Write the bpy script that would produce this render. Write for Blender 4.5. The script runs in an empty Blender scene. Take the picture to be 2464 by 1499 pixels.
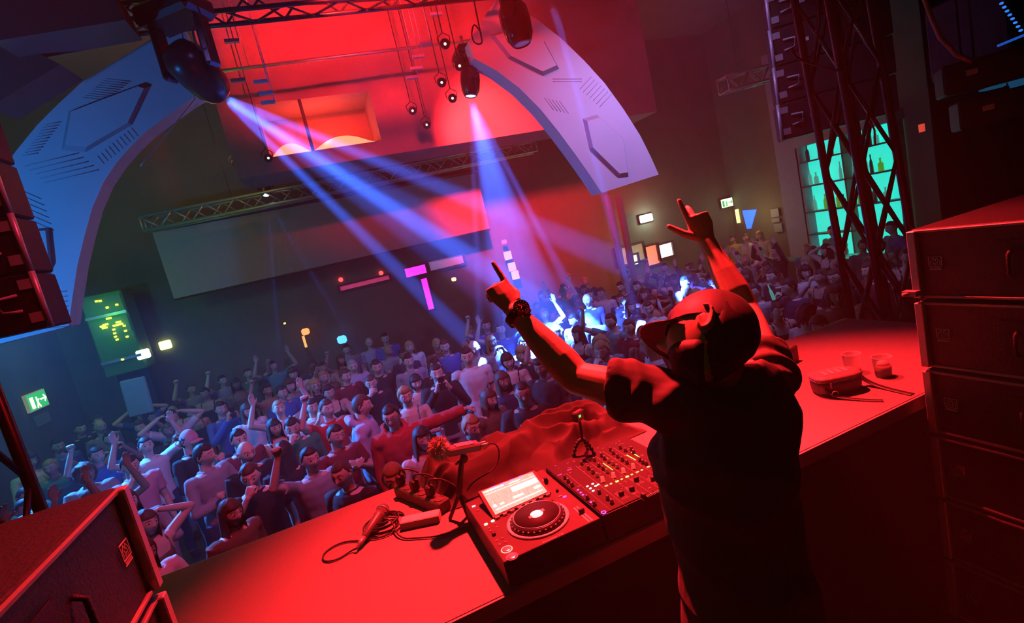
import bpy, bmesh, math, random
import numpy as np
from mathutils import Vector, Matrix, Euler, noise
from math import sin, cos, pi, radians, tan, atan2, sqrt
random.seed(7)
scene = bpy.context.scene
COL = scene.collection

# ---------------------------------------------------------------- camera
CAM = Vector((0.0, 0.0, 3.1)); FPX = 1228.0
YAW, PITCH, ROLL = radians(19.2), radians(8.1), radians(13.1)
FW = Vector((sin(YAW)*cos(PITCH), cos(YAW)*cos(PITCH), -sin(PITCH)))
r0 = Vector((cos(YAW), -sin(YAW), 0)); u0 = r0.cross(FW)
RT = r0*cos(ROLL) - u0*sin(ROLL); UP = u0*cos(ROLL) + r0*sin(ROLL)
cd = bpy.data.cameras.new('camera'); cam = bpy.data.objects.new('camera', cd); COL.objects.link(cam)
cd.sensor_width = 36.0; cd.lens = 36.0*FPX/2464.0; cd.clip_start = 0.02; cd.clip_end = 100
cam.matrix_world = Matrix(((RT.x, UP.x, -FW.x, CAM.x), (RT.y, UP.y, -FW.y, CAM.y), (RT.z, UP.z, -FW.z, CAM.z), (0, 0, 0, 1)))
scene.camera = cam
cd.dof.use_dof = False

def ray(px, py): return RT*((px-1232)/FPX) - UP*((py-749.5)/FPX) + FW
def dp(px, py, d): return CAM + ray(px, py)*d
def onY(px, py, Y): r = ray(px, py); return CAM + r*(Y/r.y)
def onX(px, py, X): r = ray(px, py); return CAM + r*(X/r.x)
def onZ(px, py, Z): r = ray(px, py); return CAM + r*((Z-CAM.z)/r.z)

# ---------------------------------------------------------------- world, exposure
w = bpy.data.worlds.new('world'); scene.world = w; w.use_nodes = True
w.node_tree.nodes['Background'].inputs[0].default_value = (0.25, 0.45, 0.42, 1)
w.node_tree.nodes['Background'].inputs[1].default_value = 0.0
# thin stage haze fills the whole hall
hz = w.node_tree.nodes.new('ShaderNodeVolumeScatter'); hz.inputs['Density'].default_value = 0.0075; hz.inputs['Anisotropy'].default_value = 0.1
w.node_tree.links.new(hz.outputs[0], w.node_tree.nodes['World Output'].inputs['Volume'])
scene.view_settings.view_transform = 'Standard'; scene.view_settings.look = 'None'
scene.view_settings.gamma = 1; scene.view_settings.use_curve_mapping = False
scene.view_settings.exposure = 0.0
cy = scene.cycles
cy.use_denoising = True
cy.max_bounces = 4; cy.diffuse_bounces = 1; cy.glossy_bounces = 2; cy.transmission_bounces = 4; cy.volume_bounces = 0
cy.transparent_max_bounces = 8
cy.caustics_reflective = False; cy.caustics_refractive = False
cy.sample_clamp_indirect = 3.0; cy.sample_clamp_direct = 0.0
cy.use_light_tree = True
cy.use_adaptive_sampling = True; cy.adaptive_threshold = 0.08; cy.adaptive_min_samples = 16
cy.volume_step_rate = 4.0

RED = (1.0, 0.018, 0.022); BLUE = (0.03, 0.22, 1.0)
def lamp(name, kind, loc, energy, color, target=None, size=0.05, angle=40, blend=0.3, sy=None):
    ld = bpy.data.lights.new(name, kind); ld.energy = energy; ld.color = color
    if kind == 'SPOT': ld.spot_size = radians(angle); ld.spot_blend = blend; ld.shadow_soft_size = size
    elif kind == 'AREA':
        ld.size = size
        if sy: ld.shape = 'RECTANGLE'; ld.size_y = sy
    else: ld.shadow_soft_size = size
    o = bpy.data.objects.new(name, ld); COL.objects.link(o); o.location = loc
    if target is not None:
        o.rotation_euler = (Vector(target)-Vector(loc)).to_track_quat('-Z', 'Y').to_euler()
    return o
# the red wash hanging over the booth, the blue and violet washes over the floor, added accent spots and a dim green fill
KEY = Vector((1.25, 3.0, 5.7))
lamp('red_wash_light', 'SPOT', KEY, 6200, RED, (0.62, 1.50, 2.1), 0.07, 44, 1.0)
lamp('red_wash_light', 'SPOT', (2.1, 2.9, 5.7), 4200, RED, (1.75, 1.45, 2.1), 0.07, 40, 1.0)
lamp('violet_wash_light', 'SPOT', (2.0, 3.6, 6.6), 260, (0.55, 0.35, 1.0), (4.7, 4.0, 4.2), 0.08, 22, 0.8)  # accent spot added to brighten the rails of the right line array
lamp('red_wash_light', 'SPOT', (-0.2, 2.6, 5.6), 1000, RED, (-1.0, 0.9, 2.7), 0.08, 34, 0.9)  # extra spot added to redden the top of the left stack
lamp('red_wash_light', 'SPOT', (0.2, 3.2, 6.2), 260, (1, .04, .12), (-1.7, 4.0, 3.9), 0.08, 20, 0.8)  # unseen accent added for the rail of the left line array
lamp('red_flood_light', 'SPOT', (1.0, 5.0, 6.3), 2400, RED, (1.6, 9.5, 7.2), 0.12, 80, 0.9)
lamp('red_flood_light', 'SPOT', (2.3, 7.1, 6.9), 420, RED, (5.2, 9.4, 5.4), 0.12, 85, 0.9)
lamp('red_flood_light', 'SPOT', (2.6, 7.2, 5.5), 5000, RED, (5.0, 12.0, 4.3), 0.12, 62, 0.9)
lamp('red_flood_light', 'SPOT', (2.2, 5.2, 6.6), 160, RED, (3.1, 6.5, 5.4), 0.12, 70, 0.9)
lamp('blue_wash_light', 'SPOT', (-4.4, 4.3, 3.2), 330, (0.01, 0.26, 1.0), (-1.9, 6.5, 4.6), 0.1, 120, 0.6)
lamp('blue_wash_light', 'SPOT', (-4.5, 8.6, 4.4), 6500, (0.02, 0.22, 1.0), (-1.7, 6.1, 1.4), 0.1, 50, 0.6)
lamp('violet_wash_light', 'SPOT', (5.0, 4.2, 6.2), 460, (0.45, 0.30, 1.0), (4.4, 8.0, 1.2), 0.25, 95, 0.9)
lamp('violet_wash_light', 'SPOT', (0.6, 3.2, 6.0), 330, (0.34, 0.24, 1.0), (0.0, 7.4, 1.2), 0.25, 80, 0.9)
lamp('blue_wash_light', 'SPOT', (4.2, 9.8, 5.6), 2400, (0.04, 0.24, 1.0), (2.9, 6.6, 1.5), 0.08, 34, 0.6)
lamp('green_fill_light', 'SPOT', (-0.5, -0.7, 4.6), 1.5, (0.05, 1.0, 0.35), (1.2, 2.5, 1.6), 0.3, 120, 0.9)  # unseen green fill added behind the camera to lift the blacks
lamp('red_wash_light', 'SPOT', (0.3, 2.5, 5.6), 420, RED, (-0.3, 4.9, 1.4), 0.1, 75, 0.9)  # added spot that reddens the front crowd from the booth side
lamp('blue_wash_light', 'SPOT', (0.2, 7.5, 5.4), 220, (0.25, 0.25, 1.0), (4.6, 4.0, 4.2), 0.08, 24, 0.6)  # grazing spot added so the right array's rail shows bright
lamp('violet_wash_light', 'SPOT', (2.6, 2.9, 5.6), 40, (0.50, 0.36, 1.0), (5.0, 6.4, 4.6), 0.25, 80, 0.9)
# moving-head beams: (lamp pixel, lamp Y, [(target pixel at head height, energy, cone degrees)])
BEAMS = [
 ((537, 234), 5.9, [((1100, 790), 480000, 4.0), ((1350, 765), 620000, 6.0), ((1640, 690), 340000, 4.8), ((1360, 770), 60000, 16)]),
 ((1133, 236), 6.9, [((1156, 850), 289000, 2.2), ((1228, 800), 187000, 2.2), ((1306, 770), 187000, 2.2), ((1398, 745), 391000, 3.0), ((1285, 800), 120000, 22)]),
 ((1328, -2), 5.4, [((1500, 640, 6.2), 700000, 1.8)]),
 ((640, 472), 10.7, [((668, 830, 9.4), 190000, 2.0), ((838, 800, 9.4), 150000, 2.2)]),
]
HEAD_LAMPS = []
for (lp, ly, tg) in BEAMS:
    a = onY(lp[0], lp[1], ly); HEAD_LAMPS.append((a, onZ(tg[0][0][0], tg[0][0][1], 1.6) if len(tg[0][0]) == 2 else onY(*tg[0][0])))
    for (tp, en, ang) in tg:
        t = onZ(tp[0], tp[1], 1.6) if len(tp) == 2 else onY(*tp)
        lamp('beam_light', 'SPOT', a, en, (0.03, 0.13, 1.0), t, 0.04, ang, 0.35)
# ---------------------------------------------------------------- materials
MATS = {}
def mat(name, col, rough=0.6, metal=0.0, emit=None, es=1.0, var=0.12, scale=8.0, bump=0.0, bscale=60.0, spec=0.5, trans=0.0, ior=1.45, alpha=1.0):
    if name in MATS: return MATS[name]
    m = bpy.data.materials.new(name); m.use_nodes = True; nt = m.node_tree
    b = nt.nodes['Principled BSDF']
    tc = nt.nodes.new('ShaderNodeTexCoord'); nz = nt.nodes.new('ShaderNodeTexNoise')
    nz.inputs['Scale'].default_value = scale; nz.inputs['Detail'].default_value = 3
    nt.links.new(tc.outputs['Object'], nz.inputs['Vector'])
    mx = nt.nodes.new('ShaderNodeMix'); mx.data_type = 'RGBA'
    mx.inputs[6].default_value = tuple(c*(1-var) for c in col[:3])+(1,); mx.inputs[7].default_value = tuple(min(1, c*(1+var)) for c in col[:3])+(1,)
    nt.links.new(nz.outputs[0], mx.inputs[0]); nt.links.new(mx.outputs[2], b.inputs['Base Color'])
    b.inputs['Roughness'].default_value = rough; b.inputs['Metallic'].default_value = metal
    b.inputs['Specular IOR Level'].default_value = spec
    if trans: b.inputs['Transmission Weight'].default_value = trans; b.inputs['IOR'].default_value = ior
    if alpha < 1: b.inputs['Alpha'].default_value = alpha
    if emit: b.inputs['Emission Color'].default_value = tuple(emit[:3])+(1,); b.inputs['Emission Strength'].default_value = es
    if bump:
        n2 = nt.nodes.new('ShaderNodeTexNoise'); n2.inputs['Scale'].default_value = bscale; n2.inputs['Detail'].default_value = 4
        nt.links.new(tc.outputs['Object'], n2.inputs['Vector'])
        bp = nt.nodes.new('ShaderNodeBump'); bp.inputs['Strength'].default_value = bump; bp.inputs['Distance'].default_value = 0.01
        nt.links.new(n2.outputs[0], bp.inputs['Height']); nt.links.new(bp.outputs[0], b.inputs['Normal'])
    MATS[name] = m; return m
M_BLACK = mat('black_paint', (0.018, 0.016, 0.015), 0.5, bump=0.15, bscale=200)
M_WALL = mat('dark_wall', (0.15, 0.14, 0.085), 0.9, bump=0.2, bscale=30, scale=2, var=0.25)
M_CEIL = mat('dark_ceiling', (0.16, 0.13, 0.12), 0.9, bump=0.2, bscale=30, scale=1.5, var=0.25)
M_FLOOR = mat('dark_floor', (0.05, 0.048, 0.05), 0.45, bump=0.1)
M_STAGE = mat('stage_floor', (0.02, 0.022, 0.02), 0.6, bump=0.2)
M_METAL = mat('grey_metal', (0.42, 0.41, 0.40), 0.4, 0.7)
M_BLKMET = mat('black_metal', (0.035, 0.032, 0.03), 0.3, 0.3)
M_WHITE = mat('white_panel', (0.74, 0.74, 0.76), 0.7, scale=3, var=0.05)
M_GROOVE = mat('panel_groove', (0.42, 0.38, 0.40), 0.8)
M_RUBBER = mat('black_rubber', (0.015, 0.015, 0.015), 0.55)

# ---------------------------------------------------------------- mesh building
class MB:
    """collects shapes and links them as one mesh object"""
    def __init__(s): s.v = []; s.f = []; s.sm = []
    def add(s, vs, fs, smooth=False):
        n = len(s.v); s.v.extend([tuple(x) for x in vs]); s.f.extend([tuple(i+n for i in f) for f in fs]); s.sm.extend([smooth]*len(fs)); return s
    def box(s, c, size, rot=None, bev=0.0):
        hx, hy, hz = size[0]/2, size[1]/2, size[2]/2
        M = Matrix.Translation(c) @ (rot if rot is not None else Matrix.Identity(4))
        b = min(bev, hx*.9, hy*.9, hz*.9)
        if b <= 0:
            vs = [M @ Vector((x*hx, y*hy, z*hz)) for x in (-1, 1) for y in (-1, 1) for z in (-1, 1)]
            return s.add(vs, [(0, 1, 3, 2), (4, 6, 7, 5), (0, 4, 5, 1), (2, 3, 7, 6), (0, 2, 6, 4), (1, 5, 7, 3)])
        vs = []; idx = {}
        for x in (-1, 1):
            for y in (-1, 1):
                for z in (-1, 1):
                    for a in range(3):
                        h = [hx-b, hy-b, hz-b]; h[a] = (hx, hy, hz)[a]
                        idx[(x, y, z, a)] = len(vs); vs.append(M @ Vector((x*h[0], y*h[1], z*h[2])))
        fs = []
        for x in (-1, 1):
            q = [idx[(x, y, z, 0)] for y, z in ((-1, -1), (1, -1), (1, 1), (-1, 1))]; fs.append(q if x > 0 else q[::-1])
            q = [idx[(z, x, y, 1)] for y, z in ((-1, -1), (1, -1), (1, 1), (-1, 1))]; fs.append(q if x > 0 else q[::-1])
            q = [idx[(y, z, x, 2)] for y, z in ((-1, -1), (1, -1), (1, 1), (-1, 1))]; fs.append(q if x > 0 else q[::-1])
        for i in (-1, 1):
            for j in (-1, 1):
                fs.append((idx[(-1, i, j, 1)], idx[(1, i, j, 1)], idx[(1, i, j, 2)], idx[(-1, i, j, 2)]))
                fs.append((idx[(i, -1, j, 0)], idx[(i, 1, j, 0)], idx[(i, 1, j, 2)], idx[(i, -1, j, 2)]))
                fs.append((idx[(i, j, -1, 0)], idx[(i, j, 1, 0)], idx[(i, j, 1, 1)], idx[(i, j, -1, 1)]))
                for k in (-1, 1): fs.append((idx[(i, j, k, 0)], idx[(i, j, k, 1)], idx[(i, j, k, 2)]))
        return s.add(vs, fs)
    def tube(s, pts, r, n=8, ref=None, cap=True, smooth=True):
        """r: number, list of numbers, or list of (a, b) ellipse radii (a along the ref direction's cross, b along ref)"""
        pts = [Vector(p) for p in pts]; k = len(pts)
        if not isinstance(r, (list, tuple)): r = [r]*k
        r = [(x if isinstance(x, (list, tuple)) else (x, x)) for x in r]
        vs = []; prev = None
        for i, p in enumerate(pts):
            t = (pts[min(i+1, k-1)]-pts[max(i-1, 0)])
            t = t.normalized() if t.length > 1e-9 else Vector((0, 0, 1))
            if ref is not None: b = Vector(ref) - t*t.dot(Vector(ref))
            elif prev is not None: b = prev - t*t.dot(prev)
            else: b = Vector((0, 0, 1)) - t*t.z
            if b.length < 1e-4: b = Vector((1, 0, 0)) - t*t.x
            b.normalize(); prev = b; a = b.cross(t)
            for j in range(n):
                th = 2*pi*j/n; vs.append(p + a*(r[i][0]*cos(th)) + b*(r[i][1]*sin(th)))
        fs = [(i*n+j, i*n+(j+1) % n, (i+1)*n+(j+1) % n, (i+1)*n+j) for i in range(k-1) for j in range(n)]
        if cap: fs += [tuple(range(n-1, -1, -1)), tuple(range((k-1)*n, k*n))]
        return s.add(vs, fs, smooth)
    def round_tube(s, pts, r, n=12, ref=None):
        """tube with rounded ends"""
        pts = [Vector(p) for p in pts]
        if not isinstance(r, (list, tuple)): r = [r]*len(pts)
        r = [(x if isinstance(x, (list, tuple)) else (x, x)) for x in r]
        d0 = (pts[0]-pts[1]).normalized(); d1 = (pts[-1]-pts[-2]).normalized()
        m0, m1 = min(r[0]), min(r[-1])
        A = []; R = []
        for f, g in ((.98, .2), (.8, .6), (.45, .89)): A.append(pts[0]+d0*m0*f); R.append((r[0][0]*g, r[0][1]*g))
        A += pts; R += r
        for f, g in ((.45, .89), (.8, .6), (.98, .2)): A.append(pts[-1]+d1*m1*f); R.append((r[-1][0]*g, r[-1][1]*g))
        return s.tube(A, R, n, ref)
    def lathe(s, prof, n=24, M=None, smooth=True, ring=False):
        """prof: (radius, z) pairs"""
        M = M or Matrix.Identity(4); vs = [M @ Vector((r*cos(2*pi*j/n), r*sin(2*pi*j/n), z)) for r, z in prof for j in range(n)]
        fs = [(i*n+j, i*n+(j+1) % n, (i+1)*n+(j+1) % n, (i+1)*n+j) for i in range(len(prof)-1) for j in range(n)]
        if ring: k = (len(prof)-1)*n; fs += [(k+j, k+(j+1) % n, (j+1) % n, j) for j in range(n)]
        else: fs += [tuple(range(n-1, -1, -1)), tuple(range((len(prof)-1)*n, len(prof)*n))]
        return s.add(vs, fs, smooth)
    def prism(s, poly, d):
        """poly: 3D points of a flat outline; d: extrusion vector"""
        n = len(poly); d = Vector(d); poly = [Vector(p) for p in poly]
        return s.add(poly+[p+d for p in poly], [tuple(range(n-1, -1, -1)), tuple(range(n, 2*n))]+[(i, (i+1) % n, n+(i+1) % n, n+i) for i in range(n)])
    def ell(s, c, r, M=None, nu=16, nv=10):
        vs = []; M = M or Matrix.Identity(4)
        for i in range(nv+1):
            th = pi*i/nv
            for j in range(nu):
                ph = 2*pi*j/nu; vs.append(Vector(c)+(M.to_3x3() @ Vector((r[0]*sin(th)*cos(ph), r[1]*sin(th)*sin(ph), r[2]*cos(th)))))
        fs = [(i*nu+j, i*nu+(j+1) % nu, (i+1)*nu+(j+1) % nu, (i+1)*nu+j)[::-1] for i in range(nv) for j in range(nu)]
        return s.add(vs, fs, True)
    def grid(s, fn, nu, nv, smooth=True):
        vs = [fn(i/nu, j/nv) for j in range(nv+1) for i in range(nu+1)]
        return s.add(vs, [(j*(nu+1)+i, j*(nu+1)+i+1, (j+1)*(nu+1)+i+1, (j+1)*(nu+1)+i) for j in range(nv) for i in range(nu)], smooth)
    def mesh(s, name):
        me = bpy.data.meshes.new(name); me.from_pydata(s.v, [], s.f)
        me.polygons.foreach_set('use_smooth', s.sm); me.validate(); me.update(); return me
    def build(s, name, m, parent=None, loc=None):
        me = s.mesh(name)
        bm = bmesh.new(); bm.from_mesh(me); bmesh.ops.recalc_face_normals(bm, faces=bm.faces); bm.to_mesh(me); bm.free()
        me.materials.append(m)
        o = bpy.data.objects.new(name, me); COL.objects.link(o)
        if parent is not None: o.parent = parent
        if loc is not None: o.location = loc
        return o
def tag(o, label=None, cat=None, group=None, kind=None):
    if label: o['label'] = label
    if cat: o['category'] = cat
    if group: o['group'] = group
    if kind: o['kind'] = kind
    return o
def empty(name, loc=(0, 0, 0), rz=0, label=None, cat=None, group=None):
    o = bpy.data.objects.new(name, None); COL.objects.link(o); o.location = loc; o.rotation_euler = (0, 0, rz); o.empty_display_size = 0.1
    return tag(o, label, cat, group)
def rebase(root):
    """children built in world space: keep them there under a moved, unrotated empty"""
    for c in root.children: c.location = Vector(c.location) - Vector(root.location)
def copy_tree(o, parent=None):
    c = o.copy(); COL.objects.link(c); c.parent = parent
    for ch in o.children: copy_tree(ch, c)
    return c
def remesh(mb, voxel, smooth=0, name='m', disp=None):
    me = mb.mesh('tmp'); o = bpy.data.objects.new('tmp', me); COL.objects.link(o)
    md = o.modifiers.new('r', 'REMESH'); md.mode = 'VOXEL'; md.voxel_size = voxel; md.use_smooth_shade = True
    if smooth:
        sm = o.modifiers.new('s', 'SMOOTH'); sm.iterations = smooth; sm.factor = 0.5
    dg = bpy.context.evaluated_depsgraph_get(); out = bpy.data.meshes.new_from_object(o.evaluated_get(dg)); out.name = name
    bpy.data.objects.remove(o); bpy.data.meshes.remove(me)
    if disp:
        n = len(out.vertices); co = np.empty(n*3); out.vertices.foreach_get('co', co); co = co.reshape(-1, 3)
        no = np.empty(n*3); out.vertex_normals.foreach_get('vector', no); no = no.reshape(-1, 3)
        for i in range(n): co[i] += no[i]*disp(co[i])
        out.vertices.foreach_set('co', co.ravel()); out.update()
    return out
def text(body, size, M, m, name='lettering', parent=None, depth=0.0005, sx=1.0):
    cu = bpy.data.curves.new('t', 'FONT'); cu.body = body; cu.size = size; cu.extrude = depth; cu.align_x = 'CENTER'; cu.align_y = 'CENTER'
    o = bpy.data.objects.new('t', cu); COL.objects.link(o); dg = bpy.context.evaluated_depsgraph_get()
    me = bpy.data.meshes.new_from_object(o.evaluated_get(dg)); bpy.data.objects.remove(o)
    me.transform(M @ Matrix.Diagonal((sx, 1, 1, 1))); me.materials.clear(); me.materials.append(m); me.name = name
    q = bpy.data.objects.new(name, me); COL.objects.link(q); q.parent = parent
    return q
def frame_M(o, x, y):
    """matrix with origin o, x axis, y axis"""
    x = Vector(x).normalized(); y = Vector(y); y = (y-x*x.dot(y)).normalized(); z = x.cross(y)
    return Matrix(((x.x, y.x, z.x, o[0]), (x.y, y.y, z.y, o[1]), (x.z, y.z, z.z, o[2]), (0, 0, 0, 1)))
# ---------------------------------------------------------------- room
XL, XR, YB, ZC = -4.8, 11.6, 12.0, 7.4
def struct(name, mb, m, parent=None): return tag(mb.build(name, m, parent), kind='structure')
struct('floor', MB().box(((XL+XR)/2, 6, -0.1), (XR-XL, 14.2, 0.2)), M_FLOOR)
struct('ceiling', MB().box(((XL+XR)/2, 6, ZC+0.1), (XR-XL, 14.2, 0.2)), M_CEIL)
struct('wall_left', MB().box((XL-0.1, 6, ZC/2), (0.2, 14.2, ZC)), M_WALL)
struct('wall_right', MB().box((XR+0.1, 6, ZC/2), (0.2, 14.2, ZC)), M_WALL)
struct('wall_back', MB().box(((XL+XR)/2, YB+0.1, ZC/2), (XR-XL, 0.2, ZC)), M_WALL)
struct('wall_front', MB().box(((XL+XR)/2, -1.1, ZC/2), (XR-XL, 0.2, ZC)), M_WALL)
# stage deck under booth and camera
struct('floor_stage', MB().box((2.0, 0.85, 0.55), (8.0, 3.6, 1.1)), M_STAGE)
# ---------------------------------------------------------------- the white arch, in two halves
AY = 6.5
def arch(name, outer, inner, label, hexes, strokes):
    """outer/inner: outlines of the band on the plane Y = AY; 0.28 m thick"""
    root = empty(name, (0, AY, 0), 0, label, 'arch', 'carved white arch halves')
    poly = [onY(x, y, AY) for x, y in outer]+[onY(x, y, AY) for x, y in inner]
    p = MB().prism(poly, (0, 0.28, 0)).build('band', M_WHITE, root)
    for hx in hexes:   # sunken hexagon outlines: a raised lip around a recess
        q = [onY(x, y, AY) for x, y in hx]; n = len(q); c = sum(q, Vector())/n; mb = MB()
        for i in range(n-(0 if len(hx) > 5 else 1)):
            a, b = q[i], q[(i+1) % n]; a2, b2 = c+(a-c)*0.88, c+(b-c)*0.88
            d = Vector((0, 1, 0)); vs = [a-d*.004, b-d*.004, b2-d*.05, a2-d*.05, a+d*.05, b+d*.05, b2+d*.05, a2+d*.05]
            mb.add(vs, [(0, 1, 2, 3), (4, 7, 6, 5), (0, 4, 5, 1), (3, 2, 6, 7), (0, 3, 7, 4), (1, 5, 6, 2)])
        mb.build('hexagon_relief', M_GROOVE, root)
        MB().prism([c+(v-c)*0.88-Vector((0, .05, 0)) for v in q], (0, .049, 0)).build('hexagon_panel', M_WHITE, root)
    mb = MB()
    for (a, b) in strokes:
        a, b = onY(*a, AY), onY(*b, AY); mb.tube([a+Vector((0, .002, 0)), b+Vector((0, .002, 0))], 0.006, 5)
    if strokes: mb.build('groove_pattern', M_GROOVE, root)
    rebase(root); return root
def hatch(x0, y0, x1, y1, dx, dy, n, lx, ly): return [((x0+dx*i, y0+dy*i), (x0+dx*i+lx, y0+dy*i+ly)) for i in range(n)]
L1 = hatch(110, 300, 0, 0, -5.5, 7.5, 11, 38, -7)+hatch(235, 375, 0, 0, 9, -7.5, 10, 16, 20)+hatch(200, 235, 0, 0, 6, -5, 10, 60, 6)+hatch(20, 445, 0, 0, 6, 15, 6, 80, 34)+hatch(60, 400, 0, 0, 12, 10, 5, 130, -32)+hatch(112, 705, 0, 0, 1, 12, 8, 50, -5)
arch('arch', [(440, 60), (370, 90), (290, 140), (200, 195), (140, 250), (90, 300), (45, 355), (0, 415), (-40, 490), (-70, 570), (-95, 650), (-105, 740), (-90, 850)],
     [(165, 785), (175, 710), (186, 640), (202, 572), (222, 500), (248, 440), (280, 392), (315, 352), (352, 316), (400, 280), (460, 238), (500, 214)],
     'large white arch half on the left, lit blue, with carved hexagons',
     [[(345, 202), (362, 208), (318, 300), (206, 366), (148, 362), (165, 270)], [(60, 560), (72, 552), (118, 548), (128, 640), (98, 705), (66, 668)]], L1)
R1 = hatch(1330, 190, 0, 0, 0, 6, 2, 70, 0)+hatch(1395, 215, 0, 0, 8, 7, 7, 28, -30)+hatch(1310, 235, 0, 0, 9, 2, 5, 22, 30)
arch('arch', [(1585, 420), (1565, 375), (1540, 325), (1500, 262), (1455, 200), (1405, 145), (1350, 92), (1290, 45), (1195, -5)],
     [(1128, 100), (1140, 140), (1195, 170), (1250, 212), (1300, 262), (1345, 318), (1385, 372), (1420, 422), (1448, 464)],
     'white arch half on the right, lit violet, above the bright doorway',
     [[(1178, 85), (1200, 78), (1310, 100), (1345, 165), (1308, 182), (1222, 140)], [(1402, 286), (1436, 276), (1500, 335), (1512, 425), (1490, 428), (1418, 358)]], R1)

# ---------------------------------------------------------------- lighting truss, screen, ceiling features
def truss(name, a, b, side, tube, label, group=None, brace=None, mt=M_METAL, up=(0, 0, 1), xbrace=False, chords=4):
    a, b = Vector(a), Vector(b); t = (b-a).normalized(); u = (Vector(up)-t*t.dot(Vector(up))).normalized(); v = t.cross(u); L = (b-a).length
    root = empty(name, a, 0, label, 'truss', group); off = [(-1, -1), (1, -1), (1, 1), (-1, 1)] if chords == 4 else [(-1, -1), (1, -1), (0, 1)]
    P = lambda i, s: a+t*s+u*(off[i][0]*side/2)+v*(off[i][1]*side/2)
    for i in range(len(off)): MB().tube([P(i, 0), P(i, L)], tube, 10).build('chord', mt, root)
    n = max(1, round(L/(brace or side))); k = len(off)
    for i in range(k):
        mb = MB()
        for q in range(n):
            s0, s1 = L*q/n, L*(q+1)/n; j = (i+1) % k
            mb.tube([P(i, s0), P(j, s1)] if q % 2 == 0 else [P(j, s0), P(i, s1)], tube*0.5, 6)
            if xbrace: mb.tube([P(j, s0), P(i, s1)] if q % 2 == 0 else [P(i, s0), P(j, s1)], tube*0.5, 6)
        mb.tube([P(i, 0), P((i+1) % k, 0)], tube*0.6, 6); mb.tube([P(i, L), P((i+1) % k, L)], tube*0.6, 6)
        mb.build('bracing', mt, root)
    rebase(root); return root
TY = 10.7
ta, tb = onY(345, 540, TY), onY(1285, 352, TY)
truss('lighting_truss', ta, tb, 0.24, 0.028, 'long silver lighting truss across the hall above the screen', None, 0.26)
for px, fr_ in ((520, .19), (745, .43), (1130, .84)):
    p = ta.lerp(tb, fr_)+Vector((0, .12, .1)); tag(MB().tube([p, (p.x, p.y, ZC)], 0.006, 6).build('hanging_wire', M_BLKMET), 'thin wire holding the silver truss, reaching the ceiling %s' % ('at its left end' if px < 600 else 'above its middle' if px < 900 else 'behind the blue beam fan'), 'wire', 'truss wires')
M_SCREEN = mat('screen_cloth', (0.40, 0.31, 0.25), 0.9, scale=1.5, var=0.08)
SY = 11.2
sroot = empty('projection_screen', onY(600, 600, SY), 0, 'wide beige projection screen hanging below the silver truss', 'screen')
q = [onY(372, 575, SY), onY(428, 720, SY), onY(1172, 525, SY), onY(1172, 395, SY)]
z0 = q[1].z; z1 = (q[0].z+q[3].z)/2
MB().box(((q[0].x+q[2].x)/2, SY, (z0+z1)/2), (q[2].x-q[0].x, 0.02, z1-z0)).build('screen_cloth', M_SCREEN, sroot)
for f_ in (.08, .5, .92):
    b_ = ta.lerp(tb, f_); MB().tube([(b_.x, TY+.1, b_.z-.13), (b_.x, SY, z1+.05)], .012, 6).build('bracket', M_BLKMET, sroot)
MB().tube([(q[0].x-.05, SY, z1+.03), (q[2].x+.05, SY, z1+.03)], 0.05, 12).build('roller_tube', M_BLACK, sroot)
MB().tube([(q[0].x, SY-.02, z0), (q[2].x, SY-.02, z0)], 0.02, 8).build('bottom_bar', M_BLACK, sroot)
rebase(sroot)
# bulkhead with the glowing red recess
BY = 9.0
a, b = onY(650, 375, BY), onY(935, 225, BY); xa, xb, za, zb = a.x, onY(915, 325, BY).x, a.z-0.02, onY(660, 265, BY).z+0.12
mb = MB(); X0, X1, Zt = -0.75, 7.2, ZC-0.02
mb.box(((X0+xa)/2, BY+.5, (za-.25+Zt)/2), (xa-X0, 1.0, Zt-za+.25)); mb.box(((xb+X1)/2, BY+.5, (za-.25+Zt)/2), (X1-xb, 1.0, Zt-za+.25))
mb.box(((xa+xb)/2, BY+.5, (zb+Zt)/2), (xb-xa, 1.0, Zt-zb)); mb.box(((xa+xb)/2, BY+.5, za-.125), (xb-xa, 1.0, .25)); mb.box(((xa+xb)/2, BY+.98, (za+zb)/2), (xb-xa, .04, zb-za))
struct('trim_1', mb, mat('bulkhead_paint', (0.30, 0.2, 0.19), 0.9, var=.2, scale=2))
M_GLOW = mat('red_glow', (0.8, 0.3, 0.2), 0.5, emit=(1.0, 0.10, 0.05), es=4.5, var=0)
def glow_lamp(x0, x1, label):
    r = empty('recess_lamp', ((x0+x1)/2, BY+.3, za), 0, label, 'lamp', 'lamps in the red recess'); cx = (x0+x1)/2; hw = (x1-x0)/2
    MB().grid(lambda u, v: Vector((cx+hw*(2*u-1), BY+.05+.7*v, za+.01+.25*(1-(2*u-1)**2*.8)*sin(pi*v*.9+.1))), 20, 10).build('diffuser', M_GLOW, r)
    MB().box((cx, BY+.4, za+.005), (x1-x0, .7, .01)).build('base', M_BLACK, r); rebase(r)
glow_lamp(xa+.02, xa+.62, 'orange-red glowing lamp on the left side of the red ceiling recess')
glow_lamp(xa+.68, xb-.1, 'wider orange-red glowing lamp on the right side of the red ceiling recess')
tag(MB().box((xa+.65, BY+.03, (za+zb)/2), (.05, .05, zb-za)).build('recess_post', M_BLACK), 'dark upright post dividing the glowing red recess', 'post')
lamp('recess_light', 'POINT', (xa+.9, BY+.4, za+.35), 26, (1, .06, .03), None, 0.1)
pr = [onY(600, 165, 8.0), onY(1040, 100, 8.0)]
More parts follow.
